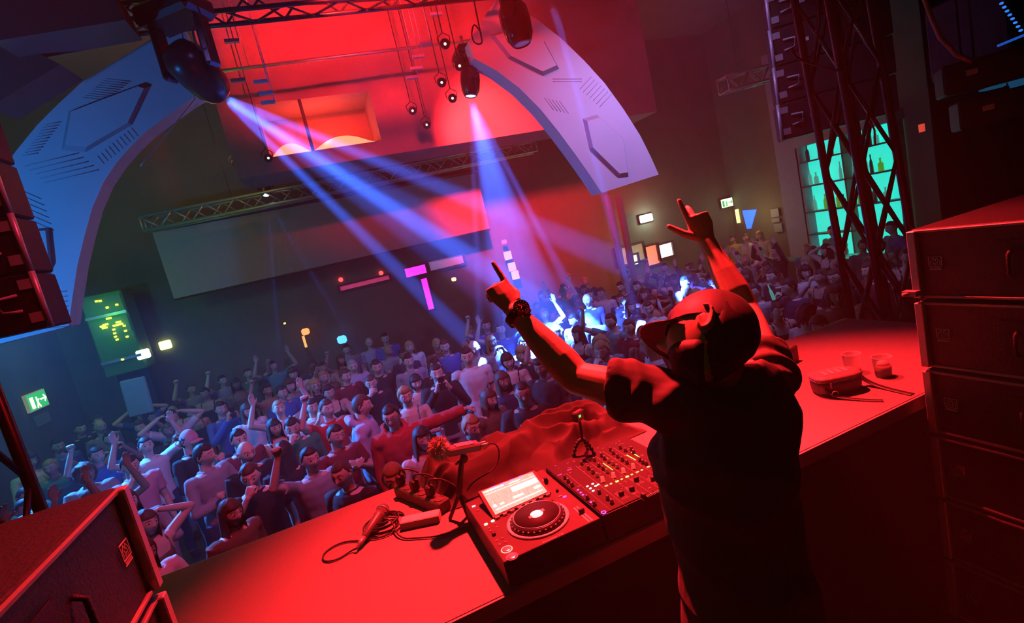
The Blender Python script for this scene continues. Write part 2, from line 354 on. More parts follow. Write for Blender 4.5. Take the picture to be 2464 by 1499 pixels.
tag(MB().tube([pr[0]-Vector((1.2, 0, 0.02)), pr[1]+Vector((1.8, 0, 0))], 0.022, 10).tube([pr[0], (pr[0].x, pr[0].y, ZC)], .006, 5).tube([pr[1], (pr[1].x, pr[1].y, ZC)], .006, 5).build('lighting_pipe', M_METAL), 'thin grey lighting pipe in front of the red ceiling', 'pipe')
# little par cans under the pipe, in the red light
def par_can(p, aim, label, k=1.0, lens=(1, .85, .6)):
    r = empty('par_can', p, 0, label, 'stage light', 'small stage lights under the ceiling'); d = (Vector(aim)-Vector(p)).normalized()
    M = d.to_track_quat('Z', 'Y').to_matrix().to_4x4()
    MB().lathe([(0.03*k, -.12*k), (.06*k, -.10*k), (.075*k, 0), (.08*k, .10*k), (.07*k, .105*k)], 20, M).build('body', M_BLKMET, r)
    MB().lathe([(0.001, .106*k), (.022*k, .107*k), (.022*k, .112*k), (0.001, .113*k)], 20, M).build('lens', mat('lamp_lens', (.9, .9, .9), .1, emit=lens, es=1.5), r)
    MB().tube([M @ Vector((-.09*k, 0, 0)), M @ Vector((-.10*k, 0, -.02))+Vector((0, 0, .1*k)), Vector((0, 0, .17*k)), M @ Vector((.10*k, 0, -.02))+Vector((0, 0, .1*k)), M @ Vector((.09*k, 0, 0))], .008*k, 6).build('yoke', M_BLKMET, r)
    MB().tube([(0, 0, .17*k), (0, 0, ZC-p.z)], .009*k, 6).build('drop_rod', M_BLKMET, r)
    return r
PC = [((1070, 105), 6.6, 'above the glowing double spot'), ((1105, 158), 6.7, 'showing two bright dots left of the blue beam fan'), ((1062, 198), 7.2, 'between the recess and the beam fan'), ((1088, 236), 7.4, 'just left of the beam fan source'),
      ((992, 266), 8.2, 'right of the red recess'), ((1026, 300), 8.6, 'low, right of the red recess'), ((645, 380), 8.8, 'at the lower left corner of the red recess'), ((566, 392), 9.8, 'below the moving head with the thick beams'), ((798, 268), 9.2, 'inside the red recess opening')]
for (pp, Y, lab) in PC:
    if lab.startswith('inside'): continue
    par_can(onY(pp[0], pp[1], Y), CAM+Vector((0.4, 0, -.3)), 'small black stage light '+lab, 0.8)
def strip_light(p, q, label): tag(MB().box((Vector(p)+Vector(q))/2, ((Vector(p)-Vector(q)).length, .05, .035)).tube([Vector(q), (q.x, q.y, ZC)], .005, 5).build('hook_rail', mat('violet_rail', (.55, .42, .6), .6)), label, 'rail', 'short rails on the ceiling rigging')
for i, (x, y) in enumerate([(530, 60), (540, 100), (555, 195), (610, 198), (622, 226), (628, 248), (1036, 35), (1010, 105), (992, 137), (988, 166), (978, 188)]):
    p = onY(x, y, 7.0); strip_light(p, p+Vector((.16, 0, 0.0)), 'short pale rail on the rigging %s, %s' % ('beside the left moving head' if x < 700 else 'in the red glow', ['topmost', 'second from the top', 'third from the top', 'fourth from the top', 'fifth from the top', 'lowest'][i if i < 6 else i-6]))
# moving heads
def moving_head(p, aim, label, k=1.0, lens=(.2, .45, 1), es=6, body=M_BLKMET):
    p = Vector(p); r = empty('moving_head_light', p, 0, label, 'stage light', 'moving head stage lights'); d = (Vector(aim)-p).normalized(); M = d.to_track_quat('Z', 'Y').to_matrix().to_4x4()
    o = -0.30*k
    MB().lathe([(0.02*k, o-.14*k), (.10*k, o-.13*k), (.145*k, o-.05*k), (.15*k, o+.06*k), (.135*k, o+.2*k), (.10*k, o+.27*k), (.085*k, o+.285*k), (.08*k, o+.26*k)], 28, M).build('head', body, r)
    MB().lathe([(0.001, -.035*k), (.079*k, -.035*k), (.079*k, -.03*k), (0.001, -.022*k)], 28, M).build('lens', mat('beam_lens%d' % es, (.8, .9, 1), .1, emit=lens, es=es), r)
    c = d*o; x = M.to_3x3() @ Vector((1, 0, 0)); x = Vector((x.x, x.y, 0)).normalized()
    for s in (-1, 1):
        MB().box(c+x*s*.19*k+Vector((0, 0, .11*k)), (.05*k, .13*k, .36*k), Matrix.Rotation(atan2(x.y, x.x), 4, 'Z'), .02*k).build('arm', body, r)
    MB().box(c+Vector((0, 0, .35*k)), (.46*k, .30*k, .14*k), Matrix.Rotation(atan2(x.y, x.x), 4, 'Z'), .03*k).build('base', body, r)
    MB().tube([c+Vector((0, 0, .42*k)), c+Vector((0, 0, .60*k))], .025*k, 8).build('clamp', M_METAL, r)
    return r
labs = ['big black moving head light throwing three thick blue beams on the left', 'black moving head light at the top of the blue beam fan', 'moving head light at the top edge throwing a thin blue beam over the right arch', 'small light on the silver truss throwing two faint beams']
for (a, t), lb, kk in zip(HEAD_LAMPS, labs, (1.3, .9, .7, .7)): moving_head(a-(t-a).normalized()*.005, t, lb, kk)
eg = onY(1258, 112, 4.6); moving_head(eg, eg+Vector((.06, -.05, -1)), 'glossy black egg-shaped moving head light hanging in front of the right arch', .95, (.3, .1, .4), .3, mat('gloss_black', (.03, .02, .02), .12))
# truss rig above the left moving head and the one in the top centre
h0 = HEAD_LAMPS[0][0]
truss('lighting_truss', h0+Vector((-1.6, .25, .95)), h0+Vector((4.4, .25, 1.15)), .3, .025, 'black lighting truss in the shadow above the left moving head', None, .3, M_BLKMET)
for i, (x, y, lab) in enumerate([(482, 90, 'above the left moving head'), (1147, 82, 'left of the egg-shaped light')]):
    p = onY(x, y, 5.1); r = empty('cable_loop', p, 0, 'drooping black cable loop '+lab, 'cable', 'cable loops on the rigging')
    MB().tube([(cos(t*pi/10)*.05, sin(t*.7)*.02, sin(t*pi/10)*.09-.02*t/20) for t in range(21)]+[(.05, 0, .3), (.04, 0, ZC-p.z)], .008, 6, cap=True).build('cable', M_RUBBER, r)
# dark ceiling baffles in the upper left corner
for (pts, Y, lab) in (([(-40, -60), (255, -40), (300, 48), (-20, 100)], 5.2, 'dark slanted ceiling panel in the upper left corner'), ([(-30, 100), (35, 98), (145, 155), (-30, 260)], 5.6, 'smaller dark ceiling panel under the first one in the upper left')):
    tag(MB().prism([onY(x, y, Y) for x, y in pts], (0, .5, .05)).build('ceiling_baffle', mat('baffle', (.09, .09, .07), .9)), lab, 'panel', 'dark ceiling panels')
wa, wb = onY(470, 238, 6.2), onY(350, 385, 6.2); tag(MB().tube([Vector((wa.x+.2, wa.y, ZC)), wa, wb, wb+(wb-wa)*.1], .006, 5).build('hanging_wire', M_METAL), 'slack grey wire hanging beside the left arch', 'wire', 'truss wires')

# ---------------------------------------------------------------- far wall: lit openings, signs, posts
M_DARKFR = mat('dark_frame', (.05, .04, .04), .6)
def opening(name, px0, py0, px1, py1, Y, em, es, label, cat, frame=.04):
    a, b = onY(px0, py0, Y), onY(px1, py1, Y); x0, x1 = sorted((a.x, b.x)); z0, z1 = sorted((a.z, b.z))
    r = empty(name, ((x0+x1)/2, Y, (z0+z1)/2), 0, label, cat); w, h = x1-x0, z1-z0
    MB().box((0, .03, 0), (w, .02, h)).build('glowing_panel', mat('glow_'+name, (.5, .4, .5), .6, emit=em, es=es, var=.3), r)
    mb = MB()
    for s in (-1, 1): mb.box((s*(w/2+frame/2), 0, 0), (frame, .08, h+2*frame)); mb.box((0, 0, s*(h/2+frame/2)), (w, .08, frame))
    mb.build('frame', M_DARKFR, r); return r
YW = YB-.06
opening('magenta_doorway', 1012, 672, 1045, 742, YW, (1, .02, .85), 1.6, 'tall magenta lit doorway in the far wall', 'doorway', .05)
opening('magenta_transom', 978, 668, 1022, 636, YW, (1, .02, .75), 1.6, 'square magenta window above the magenta doorway', 'window', .05)
opening('dim_window', 1036, 652, 1112, 612, YW, (.45, .25, .5), .28, 'dim violet window strip right of the magenta window', 'window', .05)
opening('red_hatch', 820, 700, 935, 662, YW, (1, .02, .08), .35, 'low wide red lit hatch under the projection screen', 'window', .04)
for (x, y, lab, em) in ((820, 673, 'left', (1, .1, .1)), (917, 657, 'right', (1, .05, .05))):
    tag(MB().ell(onY(x, y, YW+.02), (.05, .06, .05)).build('bulb', mat('red_bulb', (1, .2, .2), .4, emit=(1, .05, .05), es=3)), 'small red bulb at the %s end of the red hatch' % lab, 'bulb', 'red bulbs over the hatch')
for (x, y, r_, em, lab) in ((735, 798, .08, (1, .2, .03), 'orange wall lamp'), (823, 817, .10, (.05, .35, 1), 'square blue screen'), (1092, 672, .05, (1, .5, .2), 'small amber lamp right of the magenta doorway'), (1213, 582, .06, (1, .03, .1), 'small red lamp'), (685, 778, .02, (.8, .7, .05), 'tiny yellow light')):
    tag(MB().box(onY(x, y, YW-.25), (r_*2, .1, r_*1.7), None, r_*.4).build('wall_lamp', mat('lamp_%d' % x, (.8, .6, .5), .4, emit=em, es=2.5)), lab+' glowing behind the back rows', 'lamp', 'lamps on the far wall')
tag(MB().box(onY(733, 822, YW-.25), (.05, .05, .25)).build('lamp_stem', mat('lamp_733', (.8, .6, .5), .4, emit=(1, .5, .05), es=1)), 'amber glowing stem below the orange wall lamp', 'lamp', 'lamps on the far wall')
for i, (x, y) in enumerate([(1222, 615), (1232, 642), (1240, 662)]):
    tag(MB().box(onY(x, y, YW-.25), (.16, .1, .2)).build('wall_lamp', mat('lamp_pearl', (.7, .6, .5), .4, emit=(1, .7, .45), es=.7+.0*i)), ['topmost', 'middle', 'lowest'][i]+' pale lamp of the vertical row behind the beam fan', 'lamp', 'lamps on the far wall')
# bright emergency lamp and exit signs
p = onY(1555, 525, YW-.01)
r = empty('emergency_lamp', p, 0, 'bright white emergency lamp above the lit doorway', 'lamp'); MB().box((0, .04, 0), (.48, .06, .26), None, .03).build('housing', M_DARKFR, r)
MB().box((0, 0, 0), (.42, .06, .20), None, .03).build('diffuser', mat('cold_white', (1, 1, 1), .4, emit=(.75, 1, .95), es=7), r)
lamp('emergency_light', 'POINT', p+Vector((0, -.25, 0)), 14, (.8, 1, .95), None, .1)
M_GREEN = mat('sign_green', (.02, .35, .10), .5, emit=(.04, .60, .14), es=.8, var=0); M_SIGNW = mat('sign_white', (.9, .95, .85), .5, emit=(.85, 1, .6), es=1.6, var=0)
def exit_sign(o, x, up, w, h, label, yellow=False):
    """running figure, arrow and door on a lit plate"""
    M = frame_M(o, x, up); r = empty('exit_sign', o, 0, label, 'sign', 'lit exit signs'); L = Matrix.Translation(-Vector(o)) @ M
    mk = lambda mb, n, m: (mb.build(n, m, r))
    def B(mb, cx, cz, sx, sz, rot=0, d=.003): mb.box(L @ Vector((cx*w, cz*h, .012)), (sx*w, sz*h, d*2), L.to_3x3().to_4x4() @ Matrix.Rotation(rot, 4, 'Z')); return mb
    mb = MB(); mb.box(L @ Vector((0, 0, -.02)), (w*1.06, h*1.12, .05), L.to_3x3().to_4x4()); mk(mb, 'housing', mat('sign_housing', (.6, .62, .4), .5, emit=(.5, .6, .25), es=.25) if yellow else M_DARKFR)
    mb = MB(); mb.box(L @ Vector((0, 0, .006)), (w, h, .006), L.to_3x3().to_4x4()); mk(mb, 'plate', M_GREEN if yellow else M_SIGNW)
    mb = MB(); B(mb, -.33, -.05, .17, .72); B(mb, -.06, .16, .06, .16); B(mb, -.05, -.08, .07, .34, .2); B(mb, .0, -.32, .05, .3, .7); B(mb, -.10, -.32, .05, .3, -.5); B(mb, .02, .02, .10, .07, .5)
    B(mb, .28, .0, .30, .10); B(mb, .40, .10, .16, .09, -.75); B(mb, .40, -.10, .16, .09, .75); mk(mb, 'pictogram', M_SIGNW if yellow else M_GREEN)
    return r
ex = onX(90, 963, XL+.06); exit_sign(ex, (0, 1, 0), (0, 0, 1), .55, .26, 'green and yellow lit exit sign on the left wall', True)
ex = onY(1749, 488, YW-.05); exit_sign(ex, (1, 0, 0), (0, 0, 1), .42, .24, 'white and green lit exit sign high on the far right wall')
lamp('sign_light', 'POINT', onY(1749, 488, YW-.5), 2, (.6, 1, .8), None, .1)
for (x, y, lab) in ((102, 1008, 'dull sign plate below the left exit sign'),): p = onX(x, y, XL+.03); tag(MB().box(p, (.02, .45, .18)).build('sign_plate', mat('dull_plate', (.25, .3, .26), .6)), lab, 'sign')
for (x, y, lab) in ((1865, 512, 'topmost'), (1867, 530, 'middle'), (1873, 548, 'lowest')):
    tag(MB().box(onX(x, y, XR-.05), (.03, .25, .10 if y == 530 else .22)).build('notice_plate', mat('notice_grey', (.25, .24, .22), .6)), lab+' grey notice plate beside the grey pillar', 'sign', 'notice plates by the pillar')
# lit doorway on the far right wall with warm light
def warm_box(px0, py0, px1, py1, em, es, name, lab, cat='doorway'): return opening(name, px0, py0, px1, py1, YW, em, es, lab, cat, .05)
warm_box(1490, 640, 1545, 585, (.55, .45, .08), .30, 'yellow_doorway', 'dim yellow lit doorway under the bright emergency lamp')
warm_box(1560, 640, 1580, 588, (1, .12, .04), 1.6, 'orange_panel', 'tall orange lit panel right of the yellow doorway', 'panel')
warm_box(1588, 622, 1615, 583, (1, .95, .8), 2.6, 'white_panel', 'brightest white lit panel right of the orange panel', 'panel')
warm_box(1516, 640, 1532, 612, (1, .95, .5), 2.0, 'yellow_fridge', 'small bright yellow lit shelf in the yellow doorway', 'shelf')
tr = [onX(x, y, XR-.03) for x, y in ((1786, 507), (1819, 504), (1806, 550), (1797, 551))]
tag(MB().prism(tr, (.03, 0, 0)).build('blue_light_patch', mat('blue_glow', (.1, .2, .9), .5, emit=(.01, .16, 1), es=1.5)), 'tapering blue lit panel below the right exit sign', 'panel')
tag(MB().box(onX(1775, 520, XR-.04), (.07, .07, .4)).build('tube_lamp', mat('yellow_tube', (.9, .8, .4), .5, emit=(1, .85, .3), es=1.5)), 'short yellow tube lamp left of the blue panel', 'lamp')
lamp('doorway_light', 'POINT', onY(1580, 600, YW-1.0), 14, (1, .75, .35), None, .15)
lamp('doorway_light', 'POINT', (11.0, 10.8, 2.2), 9, (1, .8, .4), None, .15)
for x, lab in ((1462, 'left'), (1487, 'right')):
    a = onY(x, 470, 10.9); tag(MB().box((a.x, 10.9, (a.z+.0)/2), (.12, .12, a.z)).build('post', mat('post_paint', (.30, .22, .24), .7)), '%s slim upright post below the end of the right arch' % lab, 'post', 'slim posts under the arch')
# grey pillar and bar niche in the right wall
pz = onX(1912, 330, XR-.4)
py0, py1 = onX(1885, 500, XR-.3).y, onX(1938, 480, XR-.3).y
tag(MB().box((XR-.15, (py0+py1)/2, 3.0), (.3, abs(py0-py1), 6.0)).build('pillar', mat('pillar_grey', (.30, .30, .38), .8)), 'wide grey pillar left of the lit bar shelves', 'pillar')
by1, by0 = onX(1952, 470, XR).y, onX(2192, 470, XR).y; bz1 = onX(1940, 350, XR).z; bz0 = onX(2050, 620, XR).z-.3
shelf = empty('bar_shelving', (XR-.02, (by0+by1)/2, bz0), 0, 'back bar shelving glowing turquoise behind the truss tower', 'shelf')
M_TEAL = mat('teal_backlight', (.2, .8, .7), .5, emit=(.0, .80, .62), es=.95, var=.25, scale=1.6)
MB().box((0, 0, (bz1-bz0)/2), (.04, by1-by0, bz1-bz0)).build('backlit_panel', M_TEAL, shelf)
M_SHELF = mat('shelf_dark', (.03, .06, .06), .5); SZ = [onX(1960, y, XR-.1).z for y in (385, 445, 508)]; SZ.append(onX(2050, 553, XR-.1).z)
for z in SZ: MB().box((-.14, 0, z-bz0), (.28, by1-by0, .035)).build('shelf_board', M_SHELF, shelf)
for y in (by0, (by0+by1)/2, by1): MB().box((-.14, y-(by0+by1)/2, (bz1-bz0)/2), (.28, .04, bz1-bz0)).build('upright', M_SHELF, shelf)
MB().box((-.14, 0, bz1-bz0+.1), (.34, by1-by0+.1, .22)).build('canopy', mat('canopy_grey', (.3, .36, .36), .7), shelf)
lamp('bar_light', 'AREA', (XR-.5, (by0+by1)/2, SZ[-1]+.15), 14, (0, 1, .75), (XR-1.5, (by0+by1)/2, SZ[-1]+.1), 1.6, sy=.1)
def bottle_mesh(k):
    pr = {0: [(.001, 0), (.038, 0), (.04, .01), (.04, .17), (.034, .20), (.014, .235), (.013, .30), (.016, .302), (.016, .315), (.001, .316)],
          1: [(.001, 0), (.048, 0), (.05, .01), (.05, .13), (.045, .15), (.018, .17), (.016, .22), (.02, .222), (.02, .245), (.001, .246)],
          2: [(.001, 0), (.033, 0), (.035, .01), (.033, .14), (.028, .20), (.013, .26), (.012, .33), (.015, .332), (.015, .345), (.001, .346)]}[k]
    return MB().lathe(pr, 14).mesh('bottle')
BM = [bottle_mesh(k) for k in range(3)]; BMAT = [mat('bottle_glass_%d' % i, c, .15, spec=.6, emit=e, es=s) for i, (c, e, s) in enumerate([((.01, .04, .04), None, 0), ((.02, .25, .05), (.2, .9, .05), .25), ((.3, .7, .65), (.1, .8, .6), .25), ((.04, .10, .10), None, 0)])]  # green and clear glass given a weak emission for the bar's backlight
BC = ['dark', 'green', 'clear', 'smoky']; rb = random.Random(3)
ORD = ['top', 'second', 'third', 'counter']
for si, z in enumerate(SZ[:3]):
    y = by1-.18; n = 0
    while y > by0+.15:
        k = rb.randrange(3); c = rb.choice([0, 0, 3, 2] if si == 0 else [1, 2, 2, 0, 1, 3])
        o = bpy.data.objects.new('bottle', BM[k]); COL.objects.link(o)
        if not BM[k].materials: BM[k].materials.append(BMAT[0])
        o.material_slots[0].link = 'OBJECT'; o.material_slots[0].material = BMAT[c]; o.location = (XR-.15+rb.uniform(-.03, .03), y, z+.0175); o.scale = (1.1, 1.1, 1.15)
        n += 1; tag(o, '%s %s bottle, %s from the pillar end on the %s bar shelf' % (BC[c], ['tall', 'squat', 'slim'][k], ['first', 'second', 'third', 'fourth', 'fifth', 'sixth', 'seventh', 'eighth', 'ninth', 'tenth', 'eleventh', 'twelfth', 'thirteenth', 'fourteenth', 'fifteenth', 'sixteenth', 'seventeenth', 'eighteenth', 'nineteenth', 'twentieth'][min(n-1, 19)], ORD[si]), 'bottle', 'bottles on the bar shelves')
        y -= rb.choice([.13, .15, .2, .3])
tag(MB().box((XR-1.35, (by0+by1)/2, .56), (.6, by1-by0+1.0, 1.12), None, .02).build('bar_counter', mat('counter_dark', (.04, .04, .05), .4)), 'dark bar counter in front of the lit shelving', 'counter')
# truss piece high on the right, seen left of the hanging speaker
ra, rb_ = onY(1740, 205, 8.5), onY(1860, 160, 8.5); truss('lighting_truss', ra, rb_+Vector((1.5, 0, .0)), .28, .03, 'short silver truss end left of the hanging right speakers', None, .28)
for f_, lb_ in ((.2, 'left end'), (.8, 'right end')):
    p = ra.lerp(rb_+Vector((1.5, 0, 0)), f_)+Vector((0, .14, .12)); tag(MB().tube([p, (p.x, p.y, ZC)], .006, 6).build('hanging_wire', M_BLKMET), 'thin wire holding the %s of the short silver truss' % lb_, 'wire', 'truss wires')
# left wall: rack with yellow lights, small lamps
RY = 11.0; a_, b_ = onY(205, 705, RY), onY(318, 905, RY); rx_, zt, zb_ = (onY(222, 790, RY).x+onY(308, 780, RY).x)/2, onY(258, 702, RY).z, onY(280, 905, RY).z
rk = empty('equipment_rack', (rx_, RY+.3, 0), 0, 'tall dark green lit equipment rack with yellow lights against the far wall on the left', 'rack')
MB().box((0, 0, (zt+zb_)/2), (.64, .58, zt-zb_), None, .02).build('cabinet', mat('rack_green', (.05, .20, .05), .6), rk); MB().box((0, .1, zb_/2), (.5, .3, zb_)).build('pedestal', M_BLACK, rk)
for z_ in (zt-.22, zt-.62): MB().box((0, -.295, z_), (.58, .012, .30)).build('drawer_front', mat('rack_face', (.08, .20, .10), .5), rk)
for z_ in (zt-.40, zt-1.22): MB().box((0, -.31, z_), (.62, .04, .05)).build('shelf_edge', M_METAL, rk)
LED = mat('yellow_led', (.9, .9, .2), .4, emit=(.75, .85, .03), es=2.2, var=0)
for (x, y, s) in [(232, 725, 1), (241, 724, 1), (258, 740, 1), (281, 733, 1), (262, 766, 2), (247, 785, 2), (254, 781, 2), (252, 789, 2), (285, 775, 2), (290, 780, 2), (278, 783, 2), (274, 793, 1), (276, 802, 1), (278, 810, 1), (282, 817, 1), (299, 784, 1), (302, 796, 1), (306, 810, 1), (295, 865, 1)]:
    p = onY(x, y, RY-.03); MB().box((p.x-rx_, p.y-RY-.3, p.z), (.04*s, .02, .032)).build('indicator_light', LED, rk)
lamp('rack_light', 'POINT', (rx_, RY-.45, zt-.5), 5, (.15, 1, .08), None, .1)
for (x, y, em, lab) in ((345, 852, (.8, 1, .8), 'larger white'), (398, 830, (.8, 1, .3), 'yellowish')):
    tag(MB().box(onY(x, y, YW-(.9 if x == 345 else 0)), (.2, .1, .17), None, .02).build('wall_lamp', mat('lamp_l%d' % x, (.8, .9, .7), .4, emit=em, es=3)), '%s square lamp on the far wall beyond the rack' % lab, 'lamp', 'square lamps on the left wall')
for (x, y, em, lab) in ((213, 897, (1, .4, .2), 'small orange and white light above the left crowd'), (228, 935, (.5, .5, .25), 'dim cone lamp under the orange light')):
    p = onX(x, y, XL+.2); tag(MB().lathe([(.02, 0), (.09, -.02), (.06, -.14), (.001, -.15)] if y > 900 else [(.001, .06), (.05, .05), (.055, -.05), (.001, -.08)], 12, Matrix.Translation(p)).build('wall_lamp', mat('lamp_w%d' % x, (.8, .6, .5), .4, emit=em, es=1.2 if y < 900 else .25)), lab, 'lamp', 'lamps by the left wall')
p = onY(330, 955, 9.9); tag(MB().box((p.x, p.y, p.z), (.36, .05, .62), Matrix.Rotation(.05, 4, 'Y'), .02).build('banner', mat('banner_grey', (.35, .42, .52), .7)), 'pale grey banner with a rounded top standing on the left side', 'banner')
tag(MB().box((p.x, p.y+.03, p.z/2-.15), (.06, .03, p.z-.3)).build('banner_pole', M_BLACK), 'black pole carrying the pale grey banner', 'pole')
lamp('green_fill_light', 'POINT', (XL+.8, 7.6, 4.4), 50, (.12, 1, .12), None, .3)  # added green ambience for the left back, no fixture here
lamp('amber_fill_light', 'POINT', (-1.0, 9.6, 5.6), 20, (1, .45, .10), None, .3)  # added amber ambience fill, no lamp hangs at this spot
# ---------------------------------------------------------------- speakers and towers
M_CAB = mat('speaker_black', (.009, .008, .007), .6, bump=.3, bscale=120, var=.2)
M_GRILLE = mat('speaker_grille', (.006, .006, .006), .55, bump=.5, bscale=400)
M_RIG = mat('rigging_steel', (.50, .48, .52), .35, .4)
M_EDGE = mat('cabinet_edge', (.34, .31, .31), .35)
M_LOGO = mat('logo_print', (.62, .55, .55), .5)
def line_array(name_label, corner, n, w, d, h, sgn, tiltx=0.0):
    """cabinets hang one above the other; corner = lowest back corner on the edge that shows, sgn = side the cabinets extend to"""
    words = ['lowest', 'second from the bottom', 'third from the bottom', 'fourth from the bottom', 'fifth from the bottom', 'sixth from the bottom']
    for i in range(n):
        r = empty('line_array_speaker', corner+Vector((tiltx*h*i, 0, h*i)), -.62 if sgn > 0 else .0, 'black %s, %s' % (name_label, words[i]), 'speaker', 'hanging line array speakers')
        MB().box((sgn*w/2, d/2, h/2), (w-.03, d, h-.012), None, .01).build('cabinet', M_CAB, r)
        MB().box((sgn*w/2, d+.006, h/2), (w*.9, .012, h*.9)).build('grille', M_GRILLE, r)
        MB().tube([(sgn*-.004, .0, .002), (sgn*-.004, .0, h-.002)], .017, 10).build('rigging_rail', M_RIG, r)
        for z in (.22, .80): MB().box((sgn*.045, -.002, h*z), (.07, .012, h*.17)).build('rigging_plate', M_RIG, r)
        MB().tube([(sgn*.10, -.01, h*.36), (sgn*.19, -.03, h*.38), (sgn*.20, -.03, h*.62), (sgn*.10, -.01, h*.64)], .011, 8).build('handle', M_EDGE, r)
        MB().box((sgn*.30, -.004, h*.5), (.05, .008, .035)).build('badge', M_LOGO, r)
ca = onY(1885, 338, 4.0); line_array('hanging speaker in the right line array', ca, 4, 1.05, .30, .36, 1, .05)
cb = onY(122, 787, 4.0); line_array('hanging speaker in the left line array', cb, 4, 1.05, .35, .36, -1, 0)
# truss towers
M_DKTR = mat('truss_black', (.010, .010, .010), .35)
truss('truss_tower', (3.40, 2.22, 0), (3.80, 2.86, 7.3), .29, .026, 'black square truss tower beyond the right end of the booth', None, .60, M_DKTR, up=(.25, 1, 0), xbrace=True)
lt = onY(52, 1120, 3.0); truss('truss_tower', (lt.x-.27, 3.1, 0), (lt.x-.27, 3.1, 3.45), .29, .03, 'black truss tower standing at the left edge behind the left stack', None, .5, M_DKTR, up=(0.2, 1, 0))
for i, (pts, m, lab) in enumerate([([(1968, 0), (1972, 60), (1962, 120), (1945, 145), (1915, 140), (1905, 115)], M_RUBBER, 'black cable looping across the top of the truss tower'), ([(2093, 290), (2104, 312), (2106, 350)], mat('red_cable', (.5, .05, .04), .5), 'short red cable on the truss tower'),
                                   ([(1900, 120), (1925, 145), (1990, 165), (2030, 172)], M_RUBBER, 'second cable sagging between the right speakers and the truss tower'), ([(2222, -10), (2240, 40), (2262, 90), (2300, 130), (2338, 148)], mat('grey_cable', (.3, .25, .22), .5), 'thick pale cable hanging in the upper right corner')]):
    q = [dp(x, y, 3.15 if i < 3 else 2.6) for x, y in pts]; s = []
    for a in range(len(q)-1):
        for t in range(4): s.append(q[a].lerp(q[a+1], t/4))
    s.append(q[-1]); tag(MB().tube(s, .006 if i < 3 else .012, 6).build('cable', m), lab, 'cable', 'cables by the right tower')
# curtain and second hanging speaker in the dark right corner
M_DRAPE = mat('black_drape', (.022, .024, .018), .95, bump=.4, bscale=40)
tag(MB().grid(lambda u, v: Vector((4.38+2.4*u, 2.50-.9*u+.05*sin(u*60), 7.35-7.3*v)), 120, 4).build('stage_curtain', M_DRAPE), 'black curtain in the dark corner beyond the right speaker stack', 'curtain')
hs = dp(2420, 40, 3.2); r = empty('hanging_speaker', hs, 0, 'black hanging cabinet with a row of blue dots in the upper right corner', 'speaker')
MB().box((.25, .1, -.02), (.75, .5, .5), Matrix.Rotation(-.15, 4, 'Z'), .02).build('cabinet', M_CAB, r)
for i in range(8):
    p = dp(2410+6.6*i, 8+9.3*i, 2.95); MB().ell(p-hs, (.010, .010, .007)).build('blue_dot', mat('blue_led', (.1, .3, .9), .4, emit=(.03, .25, 1), es=.9), r)
a, b = dp(2402, 110, 2.95)-hs, dp(2480, 78, 2.95)-hs; MB().tube([a, b], .008, 6).build('edge_strip', mat('blue_strip', (.1, .3, .8), .4, emit=(.02, .14, .8), es=.5), r)
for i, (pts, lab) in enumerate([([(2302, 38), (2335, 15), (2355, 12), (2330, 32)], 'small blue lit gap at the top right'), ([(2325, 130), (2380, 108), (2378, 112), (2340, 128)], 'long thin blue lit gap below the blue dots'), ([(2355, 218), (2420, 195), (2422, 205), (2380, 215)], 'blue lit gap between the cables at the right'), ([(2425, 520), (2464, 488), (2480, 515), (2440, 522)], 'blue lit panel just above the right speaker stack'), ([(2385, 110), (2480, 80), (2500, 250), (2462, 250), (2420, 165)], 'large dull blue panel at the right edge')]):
    q = [dp(x, y, 3.4) for x, y in pts]; tag(MB().prism(q, FW*.03).build('ceiling_panel', mat('blue_panel_%d' % (i > 2), (.02, .10, .20), .8, emit=(.01, .10, .22) if i != 3 else (.0, .08, .8), es=.45, var=.4, scale=4) if i != 3 else mat('blue_panel_bright', (.02, .1, .4), .8, emit=(0, .06, .55), es=.6)), lab, 'panel', 'blue lit panels in the right corner')  # blue light in these gaps is put in as emission
for i, (x, y) in enumerate([(2340, 172), (2380, 258)]):
    c_ = dp(x, y, 2.95); r = empty('black_cabinet', c_, 0, '%s of two black cabinets with a small pale tag hanging in the right corner' % ('upper' if i == 0 else 'lower'), 'cabinet', 'black cabinets in the right corner'); RM_ = Matrix.Rotation(-.9, 4, 'Z')
    MB().box(RM_ @ Vector((.08, .15, -.01)), (.42, .26, .17), RM_, .01).build('body', M_CAB, r); MB().box(RM_ @ Vector((0, .015, 0)), (.05, .012, .03), RM_).build('tag', M_LOGO, r); MB().tube([(.1, .1, .05), (.1, .1, ZC-c_.z)], .008, 6).build('hanging_cable', M_RUBBER, r)
c_ = dp(2218, 308, 3.0); tag(MB().box(c_, (.025, .02, .045)).build('hanging_tag', mat('red_tag', (.7, .15, .1), .5, emit=(1, .1, .06), es=.6)), 'small glowing red tag in the dark right of the truss tower', 'label')
